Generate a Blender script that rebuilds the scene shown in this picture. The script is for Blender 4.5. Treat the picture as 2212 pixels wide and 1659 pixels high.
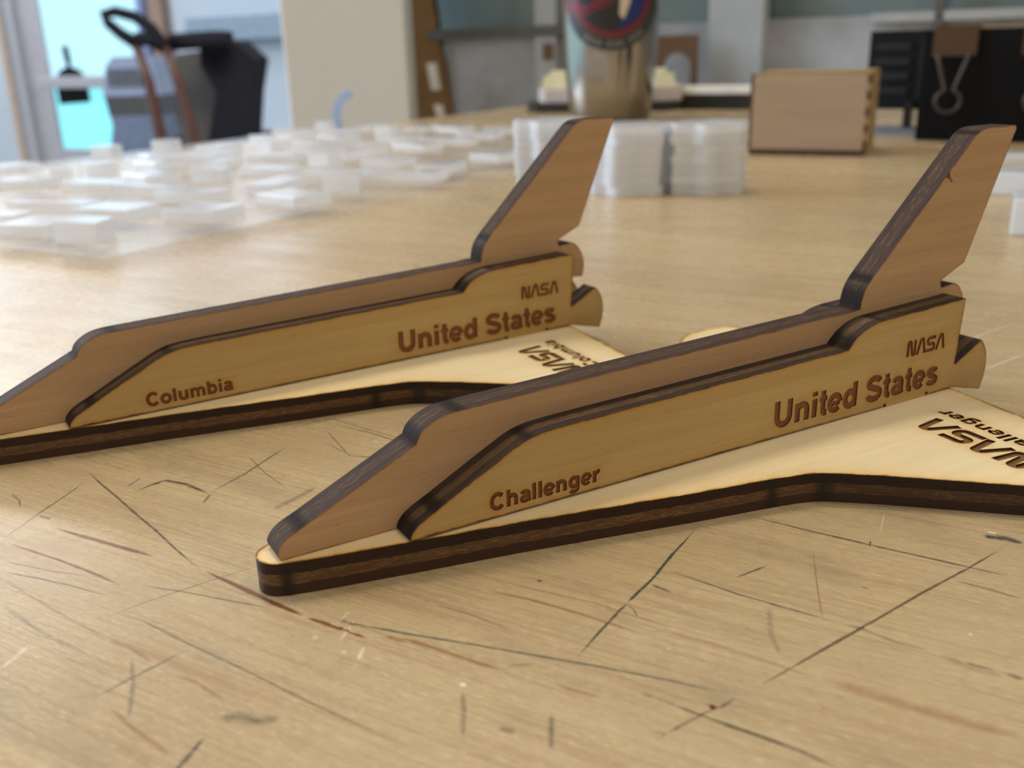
import bpy, bmesh, math, random
import numpy as np
from mathutils import Vector, Matrix
from mathutils.geometry import delaunay_2d_cdt

for o in list(bpy.data.objects):
    bpy.data.objects.remove(o, do_unlink=True)
SC = bpy.context.scene
COL = SC.collection
MM = 0.001
TZ = 0.9            # bench top height above the floor, metres

# ------------------------------------------------------------------ camera
F_PX, PITCH, ROLL, CAM_H = 2080.5, math.radians(19.13), math.radians(1.63), 42.29
cp, sp, cr, sr = math.cos(PITCH), math.sin(PITCH), math.cos(ROLL), math.sin(ROLL)
fw = Vector((0, cp, -sp)); rt = Vector((1, 0, 0)); up = Vector((0, sp, cp))
R_ = rt * cr - up * sr
U_ = rt * sr + up * cr
cam_d = bpy.data.cameras.new('camera')
cam_d.sensor_fit = 'HORIZONTAL'
cam_d.sensor_width = 36.0
cam_d.lens = 36.0 * F_PX / 2212.0
cam_d.clip_start = 0.005
cam_d.clip_end = 60
cam_d.dof.use_dof = True
cam_d.dof.focus_distance = 0.0935
cam_d.dof.aperture_fstop = cam_d.lens / 0.88
cam = bpy.data.objects.new('camera', cam_d)
COL.objects.link(cam)
cam.matrix_world = Matrix(((R_.x, U_.x, -fw.x, 0), (R_.y, U_.y, -fw.y, 0), (R_.z, U_.z, -fw.z, TZ + CAM_H * MM), (0, 0, 0, 1)))
SC.camera = cam

# ------------------------------------------------------------------ view, world, lights
SC.view_settings.view_transform = 'Standard'
SC.view_settings.look = 'None'
SC.view_settings.exposure = 0.52
SC.view_settings.gamma = 1.0
SC.view_settings.use_curve_mapping = False

world = bpy.data.worlds.new('world')
SC.world = world
world.use_nodes = True
wn, wl = world.node_tree.nodes, world.node_tree.links
wn.clear()
w_out = wn.new('ShaderNodeOutputWorld')
w_bg = wn.new('ShaderNodeBackground')
w_tc = wn.new('ShaderNodeTexCoord')
w_dot = wn.new('ShaderNodeVectorMath'); w_dot.operation = 'DOT_PRODUCT'
w_dot.inputs[1].default_value = (-0.85, 0.527, 0.0)
w_map = wn.new('ShaderNodeMapRange'); w_map.interpolation_type = 'SMOOTHSTEP'
w_map.inputs['From Min'].default_value = 0.50
w_map.inputs['From Max'].default_value = 0.80
w_mix = wn.new('ShaderNodeMix'); w_mix.data_type = 'RGBA'
w_mix.inputs['A'].default_value = (0.44, 0.37, 0.29, 1)      # dim interior beyond the lamps
w_mix.inputs['B'].default_value = (0.54, 0.84, 0.95, 1)        # overcast daylight on the glazed side
wl.new(w_tc.outputs['Generated'], w_dot.inputs[0])
wl.new(w_dot.outputs['Value'], w_map.inputs['Value'])
wl.new(w_map.outputs['Result'], w_mix.inputs['Factor'])
w_hi = wn.new('ShaderNodeMix'); w_hi.data_type = 'RGBA'       # the sky whitens above the horizon glow
w_hf = wn.new('ShaderNodeMapRange')
for k_, v_ in (('From Min', 0.06), ('From Max', 0.2), ('To Min', 0.0), ('To Max', 1.0)): w_hf.inputs[k_].default_value = v_
wl.new(w_mix.outputs['Result'], w_hi.inputs['A'])
w_sep = wn.new('ShaderNodeSeparateXYZ')
w_up = wn.new('ShaderNodeMapRange'); w_up.interpolation_type = 'SMOOTHSTEP'
for k_, v_ in (('From Min', 0.05), ('From Max', 0.30), ('To Min', 1.0), ('To Max', 2.6)): w_up.inputs[k_].default_value = v_
wl.new(w_tc.outputs['Generated'], w_sep.inputs[0])
wl.new(w_sep.outputs['Z'], w_up.inputs['Value'])
wl.new(w_up.outputs['Result'], w_bg.inputs['Strength'])
w_white = wn.new('ShaderNodeMix'); w_white.data_type = 'RGBA'
w_white.inputs['A'].default_value = (0.44, 0.37, 0.29, 1)
w_white.inputs['B'].default_value = (0.66, 0.74, 0.92, 1)
wl.new(w_map.outputs['Result'], w_white.inputs['Factor'])
wl.new(w_white.outputs['Result'], w_hi.inputs['B'])
wl.new(w_sep.outputs['Z'], w_hf.inputs['Value'])
wl.new(w_hf.outputs['Result'], w_hi.inputs['Factor'])
wl.new(w_hi.outputs['Result'], w_bg.inputs['Color'])
wl.new(w_bg.outputs[0], w_out.inputs[0])


def area_light(name, loc, size, power, color, target=None):
    d = bpy.data.lights.new(name, 'AREA')
    d.shape = 'RECTANGLE'; d.size, d.size_y = size
    d.energy = power; d.color = color
    o = bpy.data.objects.new(name, d)
    COL.objects.link(o)
    o.location = loc
    if target is not None:
        o.rotation_euler = (Vector(target) - Vector(loc)).to_track_quat('-Z', 'Y').to_euler()
    return o


area_light('ceiling_lamp', (0.25, 1.0, 2.68), (1.2, 0.5), 62, (1.0, 0.86, 0.66))
area_light('ceiling_lamp', (1.5, 0.3, 2.68), (1.2, 0.5), 44, (1.0, 0.86, 0.66))
area_light('ceiling_lamp', (-2.5, 4.0, 2.68), (1.6, 0.9), 36, (1.0, 0.95, 0.88))
area_light('window_daylight', (-2.6, 1.2, 1.9), (1.6, 1.2), 44, (0.74, 0.85, 1.0), (-0.1, 0.35, 0.9))


# ------------------------------------------------------------------ picture-ray helpers used to place things (millimetres above the bench)
def ray(u, v):
    a, b = u - 1106.0, 829.5 - v
    x = (a * cr + b * sr) / F_PX
    y = (-a * sr + b * cr) / F_PX
    return (x, cp + y * sp, -sp + y * cp)


def onz(u, v, z=0.0):
    d = ray(u, v); k = (z - CAM_H) / d[2]
    return (d[0] * k, d[1] * k)


# bench frame: local x along the grain, yaw -30 degrees
BY = math.radians(-30)
bc, bs = math.cos(BY), math.sin(BY)


def to_bench(x, y):
    return (x * bc + y * bs, -x * bs + y * bc)


def from_bench(u, v):
    return (u * bc - v * bs, u * bs + v * bc)


def W(x, y, z):
    """millimetres over the bench -> world metres"""
    return Vector((x * MM, y * MM, TZ + z * MM))


# ------------------------------------------------------------------ scene helpers
def tag(o, label=None, cat=None, group=None, kind=None):
    if label: o['label'] = label
    if cat: o['category'] = cat
    if group: o['group'] = group
    if kind: o['kind'] = kind
    return o


def empty(name, loc, rz=0.0, label=None, cat=None, group=None):
    o = bpy.data.objects.new(name, None)
    COL.objects.link(o)
    o.empty_display_size = 0.01
    o.location = loc
    o.rotation_euler = (0, 0, rz)
    return tag(o, label, cat, group)


def link(name, me, mats, parent=None, smooth=False):
    o = bpy.data.objects.new(name, me)
    COL.objects.link(o)
    for m in (mats if isinstance(mats, (list, tuple)) else [mats]):
        me.materials.append(m)
    if parent is not None:
        o.parent = parent
    if smooth:
        for p in me.polygons:
            p.use_smooth = True
    return o


class MB:
    """collects faces for ONE mesh object; coordinates in millimetres"""
    def __init__(self):
        self.bm = bmesh.new()

    def box(self, x0, x1, y0, y1, z0, z1, mi=0, bev=0.0, M=None):
        r = bmesh.ops.create_cube(self.bm, size=1.0)
        vs = r['verts']
        for v in vs:
            v.co = Vector(((x0 + x1) / 2 + v.co.x * (x1 - x0), (y0 + y1) / 2 + v.co.y * (y1 - y0), (z0 + z1) / 2 + v.co.z * (z1 - z0)))
        fs = set(f for v in vs for f in v.link_faces)
        if bev > 0:
            es = list(set(e for v in vs for e in v.link_edges))
            rb = bmesh.ops.bevel(self.bm, geom=es, offset=bev, segments=2, affect='EDGES', profile=0.5)
            fs = set(f for v in rb['verts'] for f in v.link_faces) | set(f for f in fs if f.is_valid)
            vs = list(set(v for f in fs for v in f.verts))
        for f in fs:
            if f.is_valid: f.material_index = mi
        if M is not None:
            for v in vs: v.co = M @ v.co
        return self

    def tube(self, pts, r, n=10, mi=0, closed=False, caps=True):
        pts = [Vector(p) for p in pts]
        m = len(pts)
        rings = []
        ref = None
        for i, p in enumerate(pts):
            a = pts[i - 1] if (i > 0 or closed) else pts[i]
            b = pts[(i + 1) % m] if (i < m - 1 or closed) else pts[i]
            t = (b - a).normalized()
            if ref is None:
                ref = Vector((0, 0, 1)) if abs(t.z) < 0.9 else Vector((1, 0, 0))
            s = t.cross(ref).normalized(); q = s.cross(t).normalized(); ref = q
            rr = r[i] if isinstance(r, (list, tuple)) else r
            rings.append([self.bm.verts.new(p + (s * math.cos(2 * math.pi * k / n) + q * math.sin(2 * math.pi * k / n)) * rr) for k in range(n)])
        for i in range(m if closed else m - 1):
            A, B = rings[i], rings[(i + 1) % m]
            for k in range(n):
                f = self.bm.faces.new((A[k], A[(k + 1) % n], B[(k + 1) % n], B[k])); f.material_index = mi; f.smooth = True
        if caps and not closed:
            for rg, rev in ((rings[0], True), (rings[-1], False)):
                f = self.bm.faces.new(rg[::-1] if rev else rg); f.material_index = mi
        return self

    def lathe(self, prof, n=48, mi=0, cx=0, cy=0, smooth=True):
        rings = []
        for r, z in prof:
            if r < 1e-6:
                rings.append([self.bm.verts.new((cx, cy, z))])
            else:
                rings.append([self.bm.verts.new((cx + r * math.cos(2 * math.pi * k / n), cy + r * math.sin(2 * math.pi * k / n), z)) for k in range(n)])
        for A, B in zip(rings[:-1], rings[1:]):
            for k in range(n):
                k2 = (k + 1) % n
                if len(A) == 1 and len(B) == 1: continue
                if len(A) == 1: f = self.bm.faces.new((A[0], B[k2], B[k]))
                elif len(B) == 1: f = self.bm.faces.new((A[k], A[k2], B[0]))
                else: f = self.bm.faces.new((A[k], A[k2], B[k2], B[k]))
                f.material_index = mi; f.smooth = smooth
        return self

    def prism(self, pts, z0, z1, mi=0, M=None):
        a = [self.bm.verts.new((x, y, z0)) for x, y in pts]
        b = [self.bm.verts.new((x, y, z1)) for x, y in pts]
        fs = [self.bm.faces.new(a[::-1]), self.bm.faces.new(b)]
        n = len(pts)
        for k in range(n):
            fs.append(self.bm.faces.new((a[k], a[(k + 1) % n], b[(k + 1) % n], b[k])))
        for f in fs: f.material_index = mi
        if M is not None:
            for v in a + b: v.co = M @ v.co
        return self

    def build(self, name, mats, parent=None, loc=None, rz=None):
        bmesh.ops.recalc_face_normals(self.bm, faces=self.bm.faces[:])
        for v in self.bm.verts: v.co *= MM
        me = bpy.data.meshes.new(name)
        self.bm.to_mesh(me); self.bm.free()
        o = link(name, me, mats, parent)
        if loc is not None: o.location = loc
        if rz is not None: o.rotation_euler = (0, 0, rz)
        return o


def copy_tree(o, parent=None):
    c = o.copy(); COL.objects.link(c); c.parent = parent
    for ch in list(o.children):
        copy_tree(ch, c)
    return c


# ------------------------------------------------------------------ materials
class N:
    """small node-tree writer"""
    def __init__(self, name):
        self.m = bpy.data.materials.new(name)
        self.m.use_nodes = True
        self.t = self.m.node_tree
        self.p = self.t.nodes['Principled BSDF']
        self.out = self.t.nodes['Material Output']

    def n(self, typ, **kw):
        x = self.t.nodes.new(typ)
        for k, v in kw.items(): setattr(x, k, v)
        return x

    def l(self, a, b): self.t.links.new(a, b)

    def setin(self, sock, v):
        if hasattr(v, 'links') or hasattr(v, 'is_linked'): self.l(v, sock)
        else: sock.default_value = v

    def obj(self): return self.n('ShaderNodeTexCoord').outputs['Object']

    def mapv(self, vec, scale, loc=(0, 0, 0), rot=(0, 0, 0)):
        x = self.n('ShaderNodeMapping')
        self.l(vec, x.inputs['Vector'])
        x.inputs['Scale'].default_value = scale; x.inputs['Location'].default_value = loc; x.inputs['Rotation'].default_value = rot
        return x.outputs[0]

    def noise(self, vec, scale=1.0, detail=3, rough=0.55, dist=0.0):
        x = self.n('ShaderNodeTexNoise')
        self.l(vec, x.inputs['Vector'])
        x.inputs['Scale'].default_value = scale; x.inputs['Detail'].default_value = detail
        x.inputs['Roughness'].default_value = rough; x.inputs['Distortion'].default_value = dist
        return x.outputs['Fac']

    def ramp(self, fac, stops, interp='LINEAR'):
        x = self.n('ShaderNodeValToRGB')
        x.color_ramp.interpolation = interp
        el = x.color_ramp.elements
        while len(el) < len(stops): el.new(0.5)
        for e, (p_, c_) in zip(el, stops):
            e.position = p_; e.color = (*c_, 1) if len(c_) == 3 else c_
        self.l(fac, x.inputs['Fac'])
        return x.outputs['Color']

    def rng(self, v, a, b, c=0.0, d=1.0, smooth=False):
        x = self.n('ShaderNodeMapRange')
        if smooth: x.interpolation_type = 'SMOOTHSTEP'
        self.l(v, x.inputs['Value'])
        for k, q in zip(('From Min', 'From Max', 'To Min', 'To Max'), (a, b, c, d)): x.inputs[k].default_value = q
        return x.outputs['Result']

    def mix(self, f, a, b, mode='MIX'):
        x = self.n('ShaderNodeMix', data_type='RGBA', blend_type=mode)
        self.setin(x.inputs['Factor'], f)
        for s, v in ((x.inputs['A'], a), (x.inputs['B'], b)):
            if isinstance(v, tuple): s.default_value = (*v, 1) if len(v) == 3 else v
            else: self.l(v, s)
        return x.outputs['Result']

    def math(self, op, a, b=None, clamp=False):
        x = self.n('ShaderNodeMath', operation=op, use_clamp=clamp)
        self.setin(x.inputs[0], a)
        if b is not None: self.setin(x.inputs[1], b)
        return x.outputs[0]

    def sep(self, vec):
        x = self.n('ShaderNodeSeparateXYZ'); self.l(vec, x.inputs[0]); return x.outputs

    def attr(self, name, out='Fac'):
        x = self.n('ShaderNodeAttribute', attribute_name=name); return x.outputs[out]

    def bump(self, h, strength=0.2, dist=0.0002):
        x = self.n('ShaderNodeBump'); self.l(h, x.inputs['Height'])
        x.inputs['Strength'].default_value = strength; x.inputs['Distance'].default_value = dist
        self.l(x.outputs[0], self.p.inputs['Normal'])

    def fin(self, col=None, rough=None, spec=None, metal=None):
        if col is not None:
            if isinstance(col, tuple): self.p.inputs['Base Color'].default_value = (*col, 1)
            else: self.l(col, self.p.inputs['Base Color'])
        if rough is not None: self.setin(self.p.inputs['Roughness'], rough)
        if spec is not None: self.p.inputs['Specular IOR Level'].default_value = spec
        if metal is not None: self.p.inputs['Metallic'].default_value = metal
        return self.m


def plain(name, col, rough=0.5, spec=0.5, metal=0.0, var=0.12, scale=60.0):
    """painted / plastic surface with a slight procedural mottle"""
    b = N(name)
    f = b.noise(b.obj(), scale, 3)
    c = b.mix(b.rng(f, 0.3, 0.7), tuple(x * (1 - var) for x in col), tuple(min(1, x * (1 + var)) for x in col))
    return b.fin(c, rough, spec, metal)


def veneer(name, light, dark, amber=(0.50, 0.235, 0.035), char=(0.055, 0.018, 0.006), seed=0.0, pores=0.5):
    """laser-cut birch face: fine grain along local x, scorch read from the 'scorch' stain attribute"""
    b = N(name)
    o = b.obj()
    g1 = b.noise(b.mapv(o, (14, 420, 30), (seed, seed * 2, 0)), 1.0, 4, 0.6, 0.3)
    g2 = b.noise(b.mapv(o, (90, 3200, 60), (seed, 0, 0)), 1.0, 3, 0.6)
    bl = b.noise(b.mapv(o, (45, 80, 30), (seed, 3, 0)), 1.0, 3)
    c = b.mix(b.rng(g1, 0.32, 0.68), dark, light)
    c = b.mix(b.rng(g2, 0.42, 0.66, 0.0, 0.6), c, dark)
    c = b.mix(b.rng(bl, 0.45, 0.75, 0, 0.25), c, dark)
    pr = b.noise(b.mapv(o, (700, 9000, 60), (seed, 9, 0)), 1.0, 2)
    c = b.mix(b.math('MULTIPLY', b.rng(pr, 0.66, 0.76), pores), c, (0.16, 0.075, 0.02))
    s = b.attr('scorch')
    sn = b.math('MULTIPLY', s, b.rng(b.noise(b.mapv(o, (500, 900, 300)), 1.0, 3), 0.25, 0.75, 0.55, 1.25))
    c = b.mix(b.rng(sn, 0.02, 0.75, 0, 0.9), c, amber)
    c = b.mix(b.rng(sn, 0.62, 1.05, 0, 0.92), c, char)
    b.bump(g2, 0.25, 0.00008)
    return b.fin(c, 0.55, 0.28)


def ply_edge(name, outer, inner, fleck, seed=0.0, rough=0.42, spec=0.5, g0=0.46, low=1.0):
    """charred cut edge of three-ply, banded across the thickness (local z)"""
    b = N(name)
    o = b.obj()
    x, y, z = b.sep(o)
    wob = b.noise(b.mapv(o, (420, 420, 60), (seed, 0, 0)), 1.0, 3)
    zz = b.math('ADD', b.math('MULTIPLY', z, 333.333), 0.5)
    zz = b.math('ADD', zz, b.math('MULTIPLY', b.math('SUBTRACT', wob, 0.5), 0.07))
    grain = b.noise(b.mapv(o, (1500, 1500, 5200), (seed, 0, 0)), 1.0, 4, 0.7)
    grain2 = b.noise(b.mapv(o, (260, 260, 2500), (seed, 5, 0)), 1.0, 3, 0.6)
    cin = b.mix(b.rng(grain, g0, g0 + 0.3), inner, fleck)
    cin = b.mix(b.rng(grain2, 0.35, 0.65), cin, inner)
    cout = b.mix(b.rng(grain2, 0.35, 0.7), outer, tuple(min(1, q * 1.6) for q in outer))
    if low != 1.0: cout = b.mix(b.rng(zz, 0.5, 0.49), cout, tuple(q * low for q in outer))
    m = b.math('MULTIPLY', b.rng(zz, 0.335, 0.365), b.rng(zz, 0.665, 0.635))
    c = b.mix(m, cout, cin)
    gl = b.math('ADD', b.rng(b.math('ABSOLUTE', b.math('SUBTRACT', zz, 0.345)), 0.016, 0.0), b.rng(b.math('ABSOLUTE', b.math('SUBTRACT', zz, 0.655)), 0.016, 0.0))
    gl = b.math('MULTIPLY', gl, b.rng(b.noise(b.mapv(o, (700, 700, 300), (seed, 1, 0)), 1.0, 2), 0.42, 0.6))
    c = b.mix(b.math('MULTIPLY', gl, 0.7), c, fleck)
    c = b.mix(b.math('MULTIPLY', b.attr('dwell'), 0.85), c, (0.012, 0.009, 0.008))
    b.bump(grain, 0.5, 0.0001)
    return b.fin(c, rough, spec)


# ------------------------------------------------------------------ laser-cut plates with real engraved recesses
def resample(pts, step, closed=True):
    out = []
    n = len(pts)
    for i in range(n if closed else n - 1):
        a, b = np.array(pts[i], float), np.array(pts[(i + 1) % n], float)
        k = max(1, int(np.ceil(np.hypot(*(b - a)) / step)))
        for j in range(k): out.append(tuple(a + (b - a) * j / k))
    if not closed: out.append(tuple(pts[-1]))
    return out


def smooth_poly(pts, sharp, it=2):
    """corner-cutting, keeping the listed corners sharp"""
    keep = [tuple(p) for p in sharp]
    for _ in range(it):
        new = []
        n = len(pts)
        for i in range(n):
            p, a, b = pts[i], pts[i - 1], pts[(i + 1) % n]
            if any(abs(p[0] - k[0]) + abs(p[1] - k[1]) < 1e-6 for k in keep):
                new.append(p); continue
            la, lb = math.dist(p, a), math.dist(p, b)
            d = min(la, lb, 2.4) * 0.25
            new.append((p[0] + (a[0] - p[0]) * d / la, p[1] + (a[1] - p[1]) * d / la))
            new.append((p[0] + (b[0] - p[0]) * d / lb, p[1] + (b[1] - p[1]) * d / lb))
        pts = new
    return pts


def inside(poly, P):
    """even-odd test of points P (n,2) against a polygon"""
    poly = np.asarray(poly, float); x, y = P[:, 0], P[:, 1]
    r = np.zeros(len(P), bool)
    x1, y1 = poly[:, 0], poly[:, 1]
    x2, y2 = np.roll(x1, -1), np.roll(y1, -1)
    for a, b, c, d in zip(x1, y1, x2, y2):
        if b == d: continue
        r ^= ((b > y) != (d > y)) & (x < (c - a) * (y - b) / (d - b) + a)
    return r


def stroke_quads(path, hw, closed=False):
    """quads covering a polyline of half-width hw with mitred joints"""
    p = np.asarray(path, float); n = len(p)
    seg = np.diff(np.vstack([p, p[:1]]) if closed else p, axis=0)
    nr = np.stack([-seg[:, 1], seg[:, 0]], 1) / np.maximum(np.hypot(seg[:, 0], seg[:, 1])[:, None], 1e-9)
    L, R = [], []
    for i in range(n):
        if closed: a, b = nr[i - 1], nr[i]
        else: a, b = nr[max(i - 1, 0)], nr[min(i, len(nr) - 1)]
        m = a + b; ml = np.hypot(*m)
        m = m / ml if ml > 1e-6 else a
        k = hw / max(0.55, float(m @ a))
        L.append(p[i] + m * k); R.append(p[i] - m * k)
    out = []
    for i in range(n if closed else n - 1):
        j = (i + 1) % n
        out.append([tuple(L[i]), tuple(L[j]), tuple(R[j]), tuple(R[i])])
    return out


def ell(cx, cy, rx, ry, a0, a1, n=14):
    return [(cx + rx * math.cos(math.radians(a0 + (a1 - a0) * i / n)), cy + ry * math.sin(math.radians(a0 + (a1 - a0) * i / n))) for i in range(n + 1)]


# bold grotesque letters as strokes: (advance, [(path, closed, half-width factor)])
def glyph(ch):
    O, V = [], 1.0
    if ch == 'C': return .722, [(ell(.372, .358, .262, .302, 38, 322, 20), 0, 1)]
    if ch == 'U': return .722, [([(.14, .716), (.14, .3)] + ell(.361, .27, .221, .214, 180, 360, 12) + [(.582, .3), (.582, .716)], 0, 1)]
    if ch == 'S': return .667, [(ell(.335, .515, .222, .139, 12, 215, 12) + [(.24, .405), (.335, .37), (.44, .335)] + ell(.335, .205, .238, .149, 35, -170, 14), 0, 1)]
    if ch == 's': return .556, [(ell(.275, .382, .165, .079, 10, 205, 9) + [(.2, .295), (.275, .265), (.35, .24)] + ell(.277, .142, .175, .085, 40, -172, 10), 0, .92)]
    if ch == 'o': return .611, [(ell(.306, .26, .208, .204, 0, 342, 19), 1, 1)]
    if ch == 'l': return .278, [([(.139, 0), (.139, .716)], 0, 1)]
    if ch == 'i': return .278, [([(.139, 0), (.139, .519)], 0, 1), ([(.139, .595), (.139, .716)], 0, 1)]
    if ch == 'h': return .611, [([(.137, 0), (.137, .716)], 0, 1), (ell(.305, .29, .168, .168, 170, 0, 9) + [(.473, 0)], 0, 1)]
    if ch == 'n': return .611, [([(.137, 0), (.137, .519)], 0, 1), (ell(.305, .29, .168, .168, 170, 0, 9) + [(.473, 0)], 0, 1)]
    if ch == 'm': return .889, [([(.137, 0), (.137, .519)], 0, 1), (ell(.292, .31, .152, .145, 170, 0, 8) + [(.444, 0)], 0, .95), (ell(.598, .31, .152, .145, 170, 0, 8) + [(.75, 0)], 0, .95)]
    if ch == 'u': return .611, [([(.137, .519), (.137, .23)] + ell(.306, .215, .169, .16, 180, 345, 8), 0, 1), ([(.473, .519), (.473, 0)], 0, 1)]
    if ch == 'b': return .611, [([(.137, 0), (.137, .716)], 0, 1), (ell(.315, .26, .18, .204, 0, 342, 18), 1, 1)]
    if ch == 'd': return .611, [([(.473, 0), (.473, .716)], 0, 1), (ell(.295, .26, .18, .204, 0, 342, 18), 1, 1)]
    if ch == 'g': return .611, [([(.473, .519), (.473, .03), (.473, -.02)] + ell(.285, -.03, .188, .112, 0, -155, 9), 0, 1), (ell(.295, .27, .175, .192, 0, 342, 18), 1, 1)]
    if ch == 'e': return .556, [(ell(.282, .26, .196, .204, 0, 318, 18), 0, .95), ([(.09, .245), (.47, .245)], 0, .72)]
    if ch == 'a': return .556, [(ell(.277, .345, .165, .115, 165, 0, 9) + [(.442, .13), (.472, .0)], 0, .95), (ell(.255, .15, .152, .098, 0, 342, 14), 1, .85), ([(.27, .262), (.44, .305)], 0, .7)]
    if ch == 't': return .333, [([(.172, .69), (.172, .17), (.19, .09), (.235, .062), (.32, .062)], 0, .95), ([(.02, .46), (.315, .46)], 0, .75)]
    if ch == 'r': return .389, [([(.137, 0), (.137, .519)], 0, 1), (ell(.325, .25, .188, .205, 165, 68, 6), 0, 1)]
    return .278, []


def text_quads(txt, place, size, hw=.093):
    """quads of a word; place(x, y) maps em-scaled text coordinates to plate millimetres"""
    out, x = [], 0.0
    for ch in txt:
        adv, st = glyph(ch)
        for path, closed, k in st:
            for q in stroke_quads(path, hw * k, bool(closed)):
                out.append([place((x + a) * size, b * size) for a, b in q])
        x += adv
    return out


def worm_quads(place, w, h, hw):
    """the flowing four-letter agency logotype: one rounded stroke per letter"""
    def rnd(pts, r, n=7):
        out = [pts[0]]
        for i in range(1, len(pts) - 1):
            p, a, b = np.array(pts[i], float), np.array(pts[i - 1], float), np.array(pts[i + 1], float)
            da, db = (a - p), (b - p)
            k = min(r, np.hypot(*da) * .49, np.hypot(*db) * .49)
            A, B = p + da / np.hypot(*da) * k, p + db / np.hypot(*db) * k
            for j in range(n + 1):
                t = j / n
                out.append(tuple((1 - t) ** 2 * A + 2 * t * (1 - t) * p + t * t * B))
        out.append(pts[-1])
        return out
    e = hw
    H = h
    L = w / 4.0
    g = L * 0.06
    paths = []
    # N
    x0, x1 = e, L - g - e
    paths.append(rnd([(x0, 0), (x0, H - e * .7), (x0 + (x1 - x0) * .36, H - e * .7), (x0 + (x1 - x0) * .64, e * .7), (x1, e * .7), (x1, H)], h * .30))
    # A
    a0 = L
    paths.append(rnd([(a0 + e * .6, 0), (a0 + (L - g) * .42, H - e * .6), (a0 + (L - g) * .66, H - e * .6), (a0 + L - g - e * .6, 0)], h * .26))
    # S
    s0 = 2 * L; s1 = s0 + L - g
    paths.append(rnd([(s1, H - e), (s0 + e, H - e), (s0 + e, H * .5), (s1 - e, H * .5), (s1 - e, e), (s0, e)], h * .24))
    # A
    a0 = 3 * L
    paths.append(rnd([(a0 + e * .6, 0), (a0 + (L - g) * .42, H - e * .6), (a0 + (L - g) * .66, H - e * .6), (a0 + L - g - e * .6, 0)], h * .26))
    out = []
    for p in paths:
        for q in stroke_quads(p, hw): out.append([place(a, b) for a, b in q])
    return out


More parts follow.
